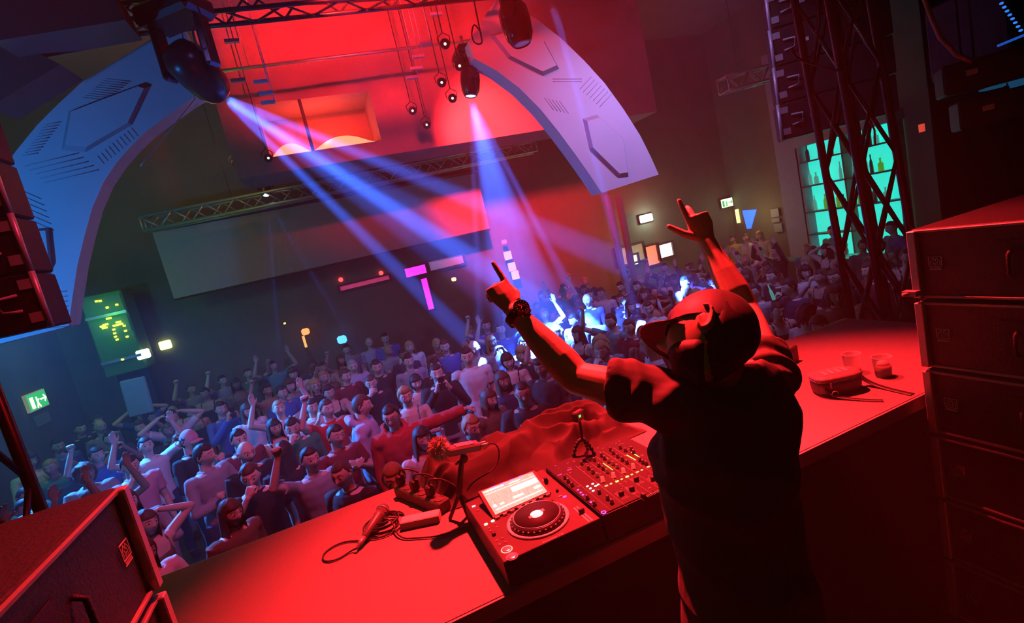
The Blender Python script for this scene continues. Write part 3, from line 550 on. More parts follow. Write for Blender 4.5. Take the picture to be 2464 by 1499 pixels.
# speaker stacks either side of the booth
def badge(r, o, x, up, s):
    """square frame with a peaked M mark and a line of small text under it"""
    M = frame_M(o, x, up); mb = MB(); R = M.to_3x3().to_4x4()
    def bar(x0, y0, x1, y1, t=.05):
        p, q = Vector((x0, y0, 0)), Vector((x1, y1, 0)); c = (p+q)/2; L = (q-p).length; mb.box(M @ (c*s), (L*s, t*s, .002), R @ Matrix.Rotation(atan2(y1-y0, x1-x0), 4, 'Z'))
    for q in ((-.5, -.35, .5, -.35), (-.5, .5, .5, .5), (-.5, -.35, -.5, .5), (.5, -.35, .5, .5), (-.36, -.25, -.36, .1), (.36, -.25, .36, .1), (-.36, .1, -.12, .4), (-.12, .4, 0, .12), (0, .12, .12, .4), (.12, .4, .36, .1), (-.16, -.25, -.16, .12), (.16, -.25, .16, .12), (0, -.25, 0, -.02), (-.5, -.62, .5, -.62)): bar(*q)
    for k in range(9): bar(-.44+.1*k, -.50, -.38+.1*k, -.50, .09)
    mb.build('logo_badge', M_LOGO, r)
def stack(side, face_x, yfar, ztop, n, h, w, dep):
    words = ['top', 'second', 'third', 'fourth', 'fifth', 'lowest']
    for i in range(n):
        z = ztop-h*(i+1); r = empty('stacked_speaker', (face_x, yfar, z), 0, 'wide black speaker cabinet in the %s floor stack, %s' % (side, words[i] if i in (0, 5) else words[i]+' from the top'), 'speaker', 'speaker cabinets stacked beside the booth')
        s = 1 if side == 'right' else -1
        MB().box((s*w/2, -dep/2, h/2), (w, dep, h-.012), None, .006).build('cabinet', M_CAB, r)
        for z_ in (.010, h-.018): MB().box((-s*.004, -dep/2, z_+.004), (.010, dep-.01, .010), None, .002).build('edge_glint_rail', M_EDGE, r)  # pale rails added to draw the light-catching cabinet edges
        for y_ in (.012,): MB().box((-s*.010, -y_, h/2), (.022, .03, h-.02), None, .003).build('rigging_rail', M_RIG, r)
        MB().box((-s*.002, -dep*.58, h*.45), (.006, dep*.62, h*.62)).build('grille', M_GRILLE, r)
        MB().tube([(-s*.002, -.30, h*.32), (-s*.02, -.30, h*.36), (-s*.02, -.30, h*.60), (-s*.002, -.30, h*.64)], .006, 6).build('handle', M_CAB, r)
        badge(r, Vector((-s*.0055, -.078, h*.52)), (0, -s*1.0, 0) if s > 0 else (0, 1, 0), (0, 0, 1), .042)
stack('right', 2.10, 1.31, 2.79, 6, .28, .78, .95)
stack('left', -.545, 1.385, 2.76, 6, .275, .62, 1.3)
cx = onX(2192, 706, 2.06); tag(MB().box(cx, (.03, .05, .02)).tube([cx, cx+Vector((-.03, .01, .0))], .008, 8).build('speaker_connector', M_EDGE), 'small red lit connector on the corner of the right stack', 'connector')
# ---------------------------------------------------------------- people
M_SKIN = mat('skin', (0.62, 0.42, 0.33), 0.55, var=0.06, scale=20, bump=0.05, bscale=150)
M_EYEW = mat('eye_white', (0.75, 0.73, 0.70), 0.25, var=0.02); M_IRIS = mat('iris', (0.04, 0.025, 0.02), 0.2)
M_LIP = mat('lips', (0.42, 0.17, 0.15), 0.5); M_BROW = mat('eyebrow_hair', (0.06, 0.04, 0.03), 0.9)

def smooth(a, b, x):
    t = max(0.0, min(1.0, (x-a)/(b-a))); return t*t*(3-2*t)
def g(x, y, sx, sy): return math.exp(-(x/sx)**2-(y/sy)**2)
def head_point(u, v, k=1.0):
    """u azimuth (0 = front, -y), v polar from the top; skull about 0.15 x 0.19 x 0.235 around the origin"""
    x, y, z = sin(v)*sin(u), -sin(v)*cos(u), cos(v)
    X, Y, Z = x*0.077, y*0.096, z*0.118
    if Y > 0: Y *= 1.04
    low = smooth(0.15, -1.0, z)
    X *= 1-0.28*low; Y *= (1-0.30*low if Y > 0 else 1-0.12*low)
    if y > 0: Z += 0.02*low*y
    if y < 0:
        fr = smooth(0.0, -0.75, y); 
        flat = 0.010*fr*smooth(0.7, 0.1, abs(x)); Y += flat*0.55
        Y -= fr*(0.026*g(X, Z+0.026, .011, .016)+0.014*g(X, Z+0.004, .008, .024))       # nose
        Y += fr*0.011*(g(X-0.031, Z-0.012, .019, .013)+g(X+0.031, Z-0.012, .019, .013))  # sockets
        Y -= fr*0.006*g(X, Z-0.034, .055, .010)                                          # brow
        Y -= fr*0.008*g(X, Z+0.061, .024, .010)                                          # lips
        Y += fr*0.005*g(X, Z+0.061, .022, .0025)                                         # mouth line
        Y += fr*0.004*g(X, Z+0.078, .020, .007)
        Y -= fr*0.010*g(X, Z+0.098, .022, .014)                                          # chin
        Y -= fr*0.004*(g(X-0.045, Z+0.02, .02, .02)+g(X+0.045, Z+0.02, .02, .02))        # cheekbones
    return Vector((X*k, Y*k, Z*k))
def add_head(mb, M, fine=1):
    nu, nv = 40*fine, 30*fine; vs = []
    for i in range(nv+1):
        for j in range(nu): vs.append(M @ head_point(2*pi*j/nu, pi*(0.004+0.992*i/nv)))
    fs = [(i*nu+j, (i+1)*nu+j, (i+1)*nu+(j+1) % nu, i*nu+(j+1) % nu) for i in range(nv) for j in range(nu)]
    fs += [tuple(range(nu)), tuple(range((nv+1)*nu-1, nv*nu-1, -1))]
    mb.add(vs, fs, True)
    for s in (-1, 1):   # ears
        c = Vector((s*0.076, 0.006, -0.002)); q = []
        for a in range(9):
            th = radians(-120+a*300/8-60); q.append(M @ (c+Vector((s*(0.006+0.006*sin(th)), 0.015*cos(th)+0.004, 0.029*sin(th)))))
        mb.tube(q, 0.0052, 6); mb.ell(M @ c, (0.007, 0.013, 0.024), M)
        if fine == 1: mb.ell(M @ Vector((s*0.031, -0.0775, 0.012)), (0.0135, 0.011, 0.0095), M, 10, 8)
def add_hand(mb, w, d, palm_n, curl=0.3, side=1, k=1.0, fingers=None, r=0.0088):
    """w wrist point, d direction to the fingers, palm_n the way the palm faces; side = which way the thumb lies (sign of the cross axis)"""
    w = Vector(w); d = Vector(d).normalized(); n = Vector(palm_n); n = (n-d*n.dot(d)).normalized(); a = d.cross(n)*side
    mb.tube([w-d*0.01*k, w+d*0.012*k, w+d*0.05*k, w+d*0.088*k], [(0.026*k, 0.019*k), (0.029*k, 0.018*k), (0.040*k, 0.016*k), (0.038*k, 0.012*k)], 12, ref=n)
    L = (0.074, 0.082, 0.076, 0.058); off = (0.028, 0.0095, -0.0095, -0.027)
    for i in range(4):
        c = curl if fingers is None else fingers[i]; p = w+d*(0.084-0.004*abs(i-1))*k+a*off[i]*k; ang = 0.15*c
        spread = a*(off[i]*1.6)*(1-min(1, c)); dd = (d+spread).normalized(); q = [p-dd*0.014*k, p]
        for sgm in (0.46, 0.30, 0.24):
            ang += c*(1.35 if sgm == 0.46 else 1.55) if c > 0 else 0.0
            v = dd*cos(ang)+n*sin(ang); q.append(q[-1]+v*L[i]*sgm*k)
        mb.round_tube(q, [r*k*1.05, r*k*1.08, r*k, r*k*0.94, r*k*0.82], 8, ref=a)
    th = fingers[4] if fingers else 0.4+0.5*curl
    b = w+d*0.018*k+a*0.022*k; o1 = (a*(0.85-0.5*th)+d*0.75+n*(0.15+0.55*th)).normalized()
    o2 = (a*(0.45-0.75*th)+d*0.9+n*(0.2+0.5*th)).normalized()
    mb.round_tube([b, b+o1*0.040*k, b+o1*0.040*k+o2*0.030*k, b+o1*0.040*k+o2*0.055*k], [r*k*1.6, r*k*1.35, r*k*1.15, r*k*0.95], 8)

Z = Vector((0, 0, 1))
def pose_joints(p):
    """arm joints for a standing figure that faces -y; the figure's right arm is at -x"""
    j = dict(lean=0.0, head=(0, 0, 0), sh=0.0)
    S = {-1: Vector((-0.185, 0.015, 1.415)), 1: Vector((0.185, 0.015, 1.415))}
    A = {}
    down = lambda s: (S[s]+Vector((s*0.045, 0.02, -0.28)), S[s]+Vector((s*0.03, -0.07, -0.52)), Vector((0, -0.15, -1)), Vector((-s, 0, 0)), 0.35)
    def up(s, out=0.12, fwd=-0.12, h=0.5, curl=0.9, bend=0.0):
        e = S[s]+Vector((s*(out+0.08), fwd-0.10, 0.16)); w = S[s]+Vector((s*(out-0.02+bend), fwd-0.13, h-0.08)); return (e, w, Vector((0, -0.15, 1)), Vector((0, -1, 0)), curl)
    fwd = lambda s, dx, dy, dz, cu=0.7: (S[s]+Vector((s*0.09, -0.08, -0.26)), S[s]+Vector((dx, dy, dz)), Vector((-s*0.5, -0.6, 0.5)), Vector((-s, 0.2, 0)), cu)
    A[-1], A[1] = down(-1), down(1)
    if p == 1: A[-1] = up(-1)
    elif p == 2: A[-1] = up(-1, 0.16, -0.1, 0.5, 0.1); A[1] = up(1, 0.12, -0.16, 0.52, 0.1)
    elif p == 3:
        A[-1] = (S[-1]+Vector((-0.08, -0.16, -0.20)), Vector((-0.075, -0.34, 1.50)), Vector((0.25, -0.1, 1)), Vector((1, 0, 0)), 0.5)
        A[1] = (S[1]+Vector((0.08, -0.16, -0.20)), Vector((0.075, -0.34, 1.50)), Vector((-0.25, -0.1, 1)), Vector((-1, 0, 0)), 0.5)
    elif p == 4: A[1] = (S[1]+Vector((0.14, -0.18, 0.12)), S[1]+Vector((0.10, -0.36, 0.30)), Vector((0, -0.6, 0.7)), Vector((0, -0.5, -1)), 0.0)
    elif p == 5: A[-1] = fwd(-1, 0.15, -0.30, -0.10, 0.15); A[1] = fwd(1, -0.15, -0.30, -0.08, 0.15)
    elif p == 6: A[-1] = (S[-1]+Vector((-0.12, -0.12, -0.22)), Vector((-0.085, -0.20, 1.50)), Vector((0.5, 0.1, 0.8)), Vector((0.5, 0.6, 0)), 0.75)
    elif p == 7:
        for s in (-1, 1): A[s] = (S[s]+Vector((s*0.22, -0.05, 0.14)), S[s]+Vector((s*-0.04, -0.03, 0.26)), Vector((-s, 0.3, 0.2)), Vector((-s*.2, -0.3, -1)), 0.5)
    elif p == 8: A[-1] = fwd(-1, 0.26, -0.20, -0.24, 0.5); A[1] = fwd(1, -0.24, -0.23, -0.20, 0.5)
    elif p == 9: A[1] = (S[1]+Vector((0.27, -0.06, 0.02)), S[1]+Vector((0.50, -0.14, 0.05)), Vector((1, -0.2, 0)), Vector((0, -0.3, -1)), 0.9)
    hd = {0: (0.10, 0, 0), 1: (0.0, 0, 0.15), 2: (-0.12, 0, 0), 3: (0.05, 0, 0), 4: (0, 0, -0.1), 5: (0.08, 0.06, 0.1), 6: (0.22, 0, -0.2), 7: (0.05, 0.1, 0), 8: (0.1, -0.08, 0.35), 9: (0.15, 0, -0.4)}[p]
    return S, A, hd
def head_matrix(hd): return Matrix.Translation((0, 0.0, 1.52)) @ Euler((hd[0], hd[1], hd[2])).to_matrix().to_4x4() @ Matrix.Translation((0, -0.018, 0.105))
def torso(mb, e=0.0, z0=0.86, z1=1.47, wide=1.0):
    prof = [(0.86, .155, .115), (0.98, .150, .108), (1.08, .138, .100), (1.20, .152, .108), (1.32, .172, .115), (1.40, .178, .100), (1.45, .135, .075), (1.47, .085, .060), (1.49, .062, .056)]
    pts = [(0, 0.005, z) for z, a, b in prof if z0-0.001 <= z <= z1+0.001]; r = [((a+e)*wide, (b+e)) for z, a, b in prof if z0-0.001 <= z <= z1+0.001]
    mb.tube(pts, r, 24, ref=(0, 1, 0))
    for s in (-1, 1): mb.ell((s*0.165*wide, 0.01, 1.405), (0.062+e, 0.062+e, 0.058+e))
def faces_by_place(me, Mi, fine=False):
    """eyes, lips and brows are patches of the one body mesh"""
    e = 0.8
    for p in me.polygons:
        c = Mi @ p.center
        if c.y < -0.045 and -0.09 < c.z < 0.06:
            for s in (-1, 1):
                dx, dz = abs(c.x-s*0.031), c.z-0.012
                if (dx/0.0135)**2+(dz/0.0075)**2 < 1: p.material_index = 2 if (dx/0.0062)**2+(dz/0.009)**2 < 1 else 1
                if abs(abs(c.x)-0.033) < 0.017 and c.x*s > 0 and abs(c.z-0.038+9*(abs(c.x)-0.025)**2) < 0.0032: p.material_index = 4
            if (c.x/0.024)**2+((c.z+0.061)/0.0078)**2 < 1: p.material_index = 3
BODY = {}
def body_mesh(p):
    if p in BODY: return BODY[p]
    S, A, hd = pose_joints(p); mb = MB(); HM = head_matrix(hd)
    torso(mb); mb.tube([(0, 0.012, 1.40), (0, 0.008, 1.50), (0, 0.0, 1.57)], [(.062, .060), (.054, .056), (.055, .060)], 14)
    for s in (-1, 1):
        e, w, d, n, cu = A[s]
        mb.round_tube([S[s], S[s].lerp(e, .5), e], [.050, .045, .037], 12)
        mb.round_tube([e, e.lerp(w, .35), w], [.038, .037, .025], 12)
        add_hand(mb, w, d, n, cu, 1 if (d.cross(n)).dot(Vector((0, 0, 1))+Vector((-s, 0, 0))) > 0 else -1)
        h = Vector((s*0.085, 0, 0.90)); k = Vector((s*0.10, -0.01, 0.49)); f = Vector((s*0.11, 0.02, 0.09))
        mb.round_tube([h, h.lerp(k, .4), k], [.090, .080, .052], 14); mb.round_tube([k, k.lerp(f, .35), f], [.050, .052, .036], 12)
        mb.round_tube([f+Vector((0, 0.03, -0.045)), f+Vector((0, -0.10, -0.055))], [(.038, .030), (.040, .022)], 10)
    add_head(mb, HM)
    me = remesh(mb, 0.0065, 2, 'body')
    for m_ in (M_SKIN, M_EYEW, M_IRIS, M_LIP, M_BROW): me.materials.append(m_)
    faces_by_place(me, HM.inverted())
    BODY[p] = me; return me
def folds(c, amp=0.006):
    return amp*(noise.noise(Vector((c[0]*9, c[1]*9, c[2]*14)))+0.6*noise.noise(Vector((c[0]*22+5, c[1]*22, c[2]*9))))
SHIRT = {}
def shirt_mesh(p, kind):
    if (p, kind) in SHIRT: return SHIRT[(p, kind)]
    S, A, hd = pose_joints(p); mb = MB(); th = {'tee': .013, 'tank': .007, 'long': .014, 'hoodie': .028}[kind]
    torso(mb, th, 0.86, 1.45 if kind != 'tank' else 1.40)
    mb.tube([(0, 0.01, 1.42), (0, 0.012, 1.475)], [(.115, .09), (.080, .075)], 18)
    if kind == 'tank':
        mb = MB(); prof = [(0.86, .17, .125), (1.08, .148, .112), (1.22, .16, .118), (1.32, .165, .124)]
        mb.tube([(0, .005, z) for z, a, b in prof], [(a, b) for z, a, b in prof], 24, ref=(0, 1, 0))
        for s in (-1, 1): mb.tube([(s*.10, -.085, 1.30), (s*.105, -.055, 1.43), (s*.105, .02, 1.472), (s*.10, .10, 1.40), (s*.09, .105, 1.28)], .016, 8)
    for s in (-1, 1):
        e, w, d, n, cu = A[s]
        if kind == 'tee': mb.tube([S[s]-(e-S[s])*.1, S[s].lerp(e, .62)], [.066, .061], 14)
        elif kind in ('long', 'hoodie'):
            q = .010 if kind == 'long' else .022
            mb.round_tube([S[s], S[s].lerp(e, .5), e], [.052+q, .047+q, .042+q], 12); mb.tube([e, e.lerp(w, .5), e.lerp(w, .95)], [.042+q, .040+q, .030+q], 12)
    if kind == 'hoodie':
        mb.tube([(-.11, .02, 1.46), (-.09, .10, 1.50), (0, .135, 1.52), (.09, .10, 1.50), (.11, .02, 1.46)], [.03, .042, .05, .042, .03], 10)
        mb.tube([(-.10, .0, 1.46), (-.06, -.075, 1.44), (0, -.10, 1.42), (.06, -.075, 1.44), (.10, .0, 1.46)], .024, 8)
    me = remesh(mb, 0.010, 2, 'shirt', lambda c: folds(c, 0.005 if kind != 'hoodie' else 0.010)); me.materials.append(mat('cloth_black', (0.02, 0.02, 0.022), 0.85))
    SHIRT[(p, kind)] = me; return me
mb = MB()
for s in (-1, 1):
    h = Vector((s*0.085, 0, 0.90)); k = Vector((s*0.10, -0.01, 0.49)); f = Vector((s*0.11, 0.02, 0.09))
    mb.tube([h+Vector((0, 0, .06)), h.lerp(k, .4), k, k.lerp(f, .5), f], [.105, .094, .070, .064, .058], 16)
mb.tube([(0, .005, .80), (0, .005, .98)], [(.165, .125), (.158, .118)], 20, ref=(0, 1, 0))
TROUSERS = remesh(mb, 0.012, 2, 'trousers', lambda c: folds(c, 0.005)); TROUSERS.materials.append(mat('cloth_denim', (0.03, 0.04, 0.07), 0.85))
SHOE = MB().round_tube([(0, .035, .035), (0, -.09, .035), (0, -.14, .03)], [(.044, .036), (.048, .034), (.042, .026)], 12).mesh('shoe'); SHOE.materials.append(M_RUBBER)
HAIR = {}
def hair_mesh(kind):
    if kind in HAIR: return HAIR[kind]
    mb = MB(); nu, nv = 40, 26; vs = []
    for i in range(nv+1):
        for j in range(nu):
            u, v = 2*pi*j/nu, pi*(0.01+0.98*i/nv); p = head_point(u, v); d = p.normalized(); fr = -cos(u)*sin(v)*-1
            fwdness = cos(u)*sin(v)
            line = 0.052+0.02*(1-fwdness) if fwdness > 0.35 else 0.052-0.20*(0.35-fwdness)
            if kind == 'long': line = 0.045 if fwdness > 0.55 else -0.2
            elif kind == 'fringe': line = 0.036 if fwdness > 0.45 else -0.10
            elif kind == 'curly': line = 0.05 if fwdness > 0.4 else -0.09
            over = smooth(line-0.008, line+0.010, p.z)
            th = {'short': .010, 'buzz': .005, 'long': .014, 'fringe': .016, 'curly': .032, 'quiff': .016}[kind]
            if kind == 'quiff': th += 0.018*smooth(0.2, 0.8, fwdness+0.3)*smooth(0.05, 0.09, p.z)
            th *= 1+0.35*noise.noise(p*55)+(0.5*noise.noise(p*28) if kind == 'curly' else 0)
            vs.append(p+d*(th*over-0.02*(1-over)))
    fs = [(i*nu+j, (i+1)*nu+j, (i+1)*nu+(j+1) % nu, i*nu+(j+1) % nu) for i in range(nv) for j in range(nu)]
    mb.add(vs, fs+[tuple(range(nu)), tuple(range((nv+1)*nu-1, nv*nu-1, -1))], True)
    if kind == 'long':
        def fn(a, b):
            th = radians(-125+250*a); r = 0.093+0.022*b+0.006*sin(a*40)*b
            return Vector((r*0.92*sin(th), 0.012+r*cos(th)*(1-0.1*b), 0.055-0.33*b+0.02*sin(a*25)*b))
        mb.grid(fn, 44, 10); mb.grid(lambda a, b: fn(a, b)*Vector((1, 1, 1)).x*0.93, 44, 10)
    me = mb.mesh('hair'); me.materials.append(mat('hair_dark', (0.022, 0.016, 0.013), 0.6)); HAIR[kind] = me; return me
def hair_color(c): return {'dark': mat('hair_dark', (0.022, 0.016, 0.013), 0.6), 'brown': mat('hair_brown', (0.085, 0.045, 0.028), 0.6), 'blond': mat('hair_blond', (0.42, 0.28, 0.13), 0.6), 'grey': mat('hair_grey', (0.38, 0.37, 0.36), 0.6)}[c]
mb = MB(); nu = 32; vs = []
for i in range(15):
    for j in range(nu):
        u, v = 2*pi*j/nu, pi*(0.01+0.50*i/14); p = head_point(u, v); vs.append(p*1.10+Vector((0, 0, .006)))
mb.add(vs, [(i*nu+j, (i+1)*nu+j, (i+1)*nu+(j+1) % nu, i*nu+(j+1) % nu) for i in range(14) for j in range(nu)]+[tuple(range(nu))], True)
def visor(a, b):
    th = radians(-62+124*a); x = 0.076*sin(th); y = -0.098*cos(th); return Vector((x*(1+0.05*b), y-0.075*b*cos(th*0.9), 0.018-0.012*b*b-0.02*(x/0.076)**2))
mb.grid(visor, 16, 6); mb.grid(lambda a, b: visor(a, b)-Vector((0, 0, .004)), 16, 6)
CAPM = mb.mesh('cap'); CAPM.materials.append(mat('cloth_black', (0.02, 0.02, 0.022), 0.85))
GL = MB()
for s in (-1, 1):
    GL.tube([(s*0.033+0.021*cos(t*pi/6), -0.092, 0.010+0.016*sin(t*pi/6)) for t in range(13)], .0022, 5, cap=False)
    GL.tube([(s*.054, -.091, .014), (s*.078, -.04, .016), (s*.080, .01, .010)], .002, 5)
GL.tube([(-.012, -.094, .012), (.012, -.094, .012)], .002, 5); GLASSES = GL.mesh('glasses'); GLASSES.materials.append(M_RUBBER)

CLOTH = {'black': (.018, .018, .020), 'white': (.72, .72, .74), 'grey': (.30, .30, .32), 'red': (.55, .03, .03), 'blue': (.06, .16, .50), 'pink': (.62, .30, .36), 'navy': (.03, .04, .09),
         'green': (.05, .22, .12), 'lilac': (.50, .44, .62), 'brown': (.16, .09, .05), 'teal': (.06, .30, .32), 'maroon': (.20, .03, .04), 'beige': (.50, .42, .32), 'orange': (.70, .24, .05), 'mustard': (.50, .33, .06)}
def cloth(c): return mat('cloth_'+c, CLOTH[c], 0.85, var=0.10, scale=12, bump=0.25, bscale=260)
SKINS = [mat('skin_pale', (0.70, 0.50, 0.41), 0.55, var=0.06, scale=20), M_SKIN, mat('skin_tan', (0.46, 0.28, 0.20), 0.55, var=0.06, scale=20), mat('skin_brown', (0.26, 0.145, 0.095), 0.55, var=0.06, scale=20)]
def slot(o, m, i=0):
    if o.material_slots: o.material_slots[i].link = 'OBJECT'; o.material_slots[i].material = m
def child(root, name, me, M=None, m=None):
    o = bpy.data.objects.new(name, me); COL.objects.link(o); o.parent = root
    if M is not None: o.matrix_local = M
    if m is not None: slot(o, m)
    return o
PEOPLE = []
TARGET = Vector((1.1, 1.2, 0))
def person(x, y, pose=0, top='tee', color='black', hair='short', hc='dark', k=1.0, turn=0.0, skin=0, cap=None, glasses=False, label='', group=None, legs='navy', lean=0.0, z0=0.0):
    """the body is the top-level mesh; clothing and hair are its parts"""
    S, A, hd = pose_joints(pose); HM = head_matrix(hd)
    o = bpy.data.objects.new('person', body_mesh(pose)); COL.objects.link(o); slot(o, SKINS[skin])
    d = TARGET-Vector((x, y, 0)); rz = atan2(d.x, -d.y)*-1 if False else atan2(d.x, -d.y)
    o.rotation_euler = (0, lean, rz+turn); o.location = (x, y, z0); o.scale = (k, k, k)
    child(o, 'shirt' if top in ('tee', 'long') else {'hoodie': 'hoodie', 'tank': 'tank_top'}[top], shirt_mesh(pose, top), None, cloth(color))
    child(o, 'trousers', TROUSERS, None, cloth(legs))
    for s in (-1, 1): child(o, 'shoe', SHOE, Matrix.Translation((s*0.11, 0.02, 0)))
    if hair != 'bald': child(o, 'hair', hair_mesh(hair), HM, hair_color(hc))
    if cap: child(o, 'cap', CAPM, HM, cloth(cap))
    if glasses: child(o, 'glasses', GLASSES, HM)
    if label.count(' ') > 14: label = label.replace(' with both arms up', ' arms up').replace(' hands behind the head', ' hands up')
    tag(o, label or 'person in the crowd', 'person', group); PEOPLE.append((x, y)); o['_p'] = pose
    return o
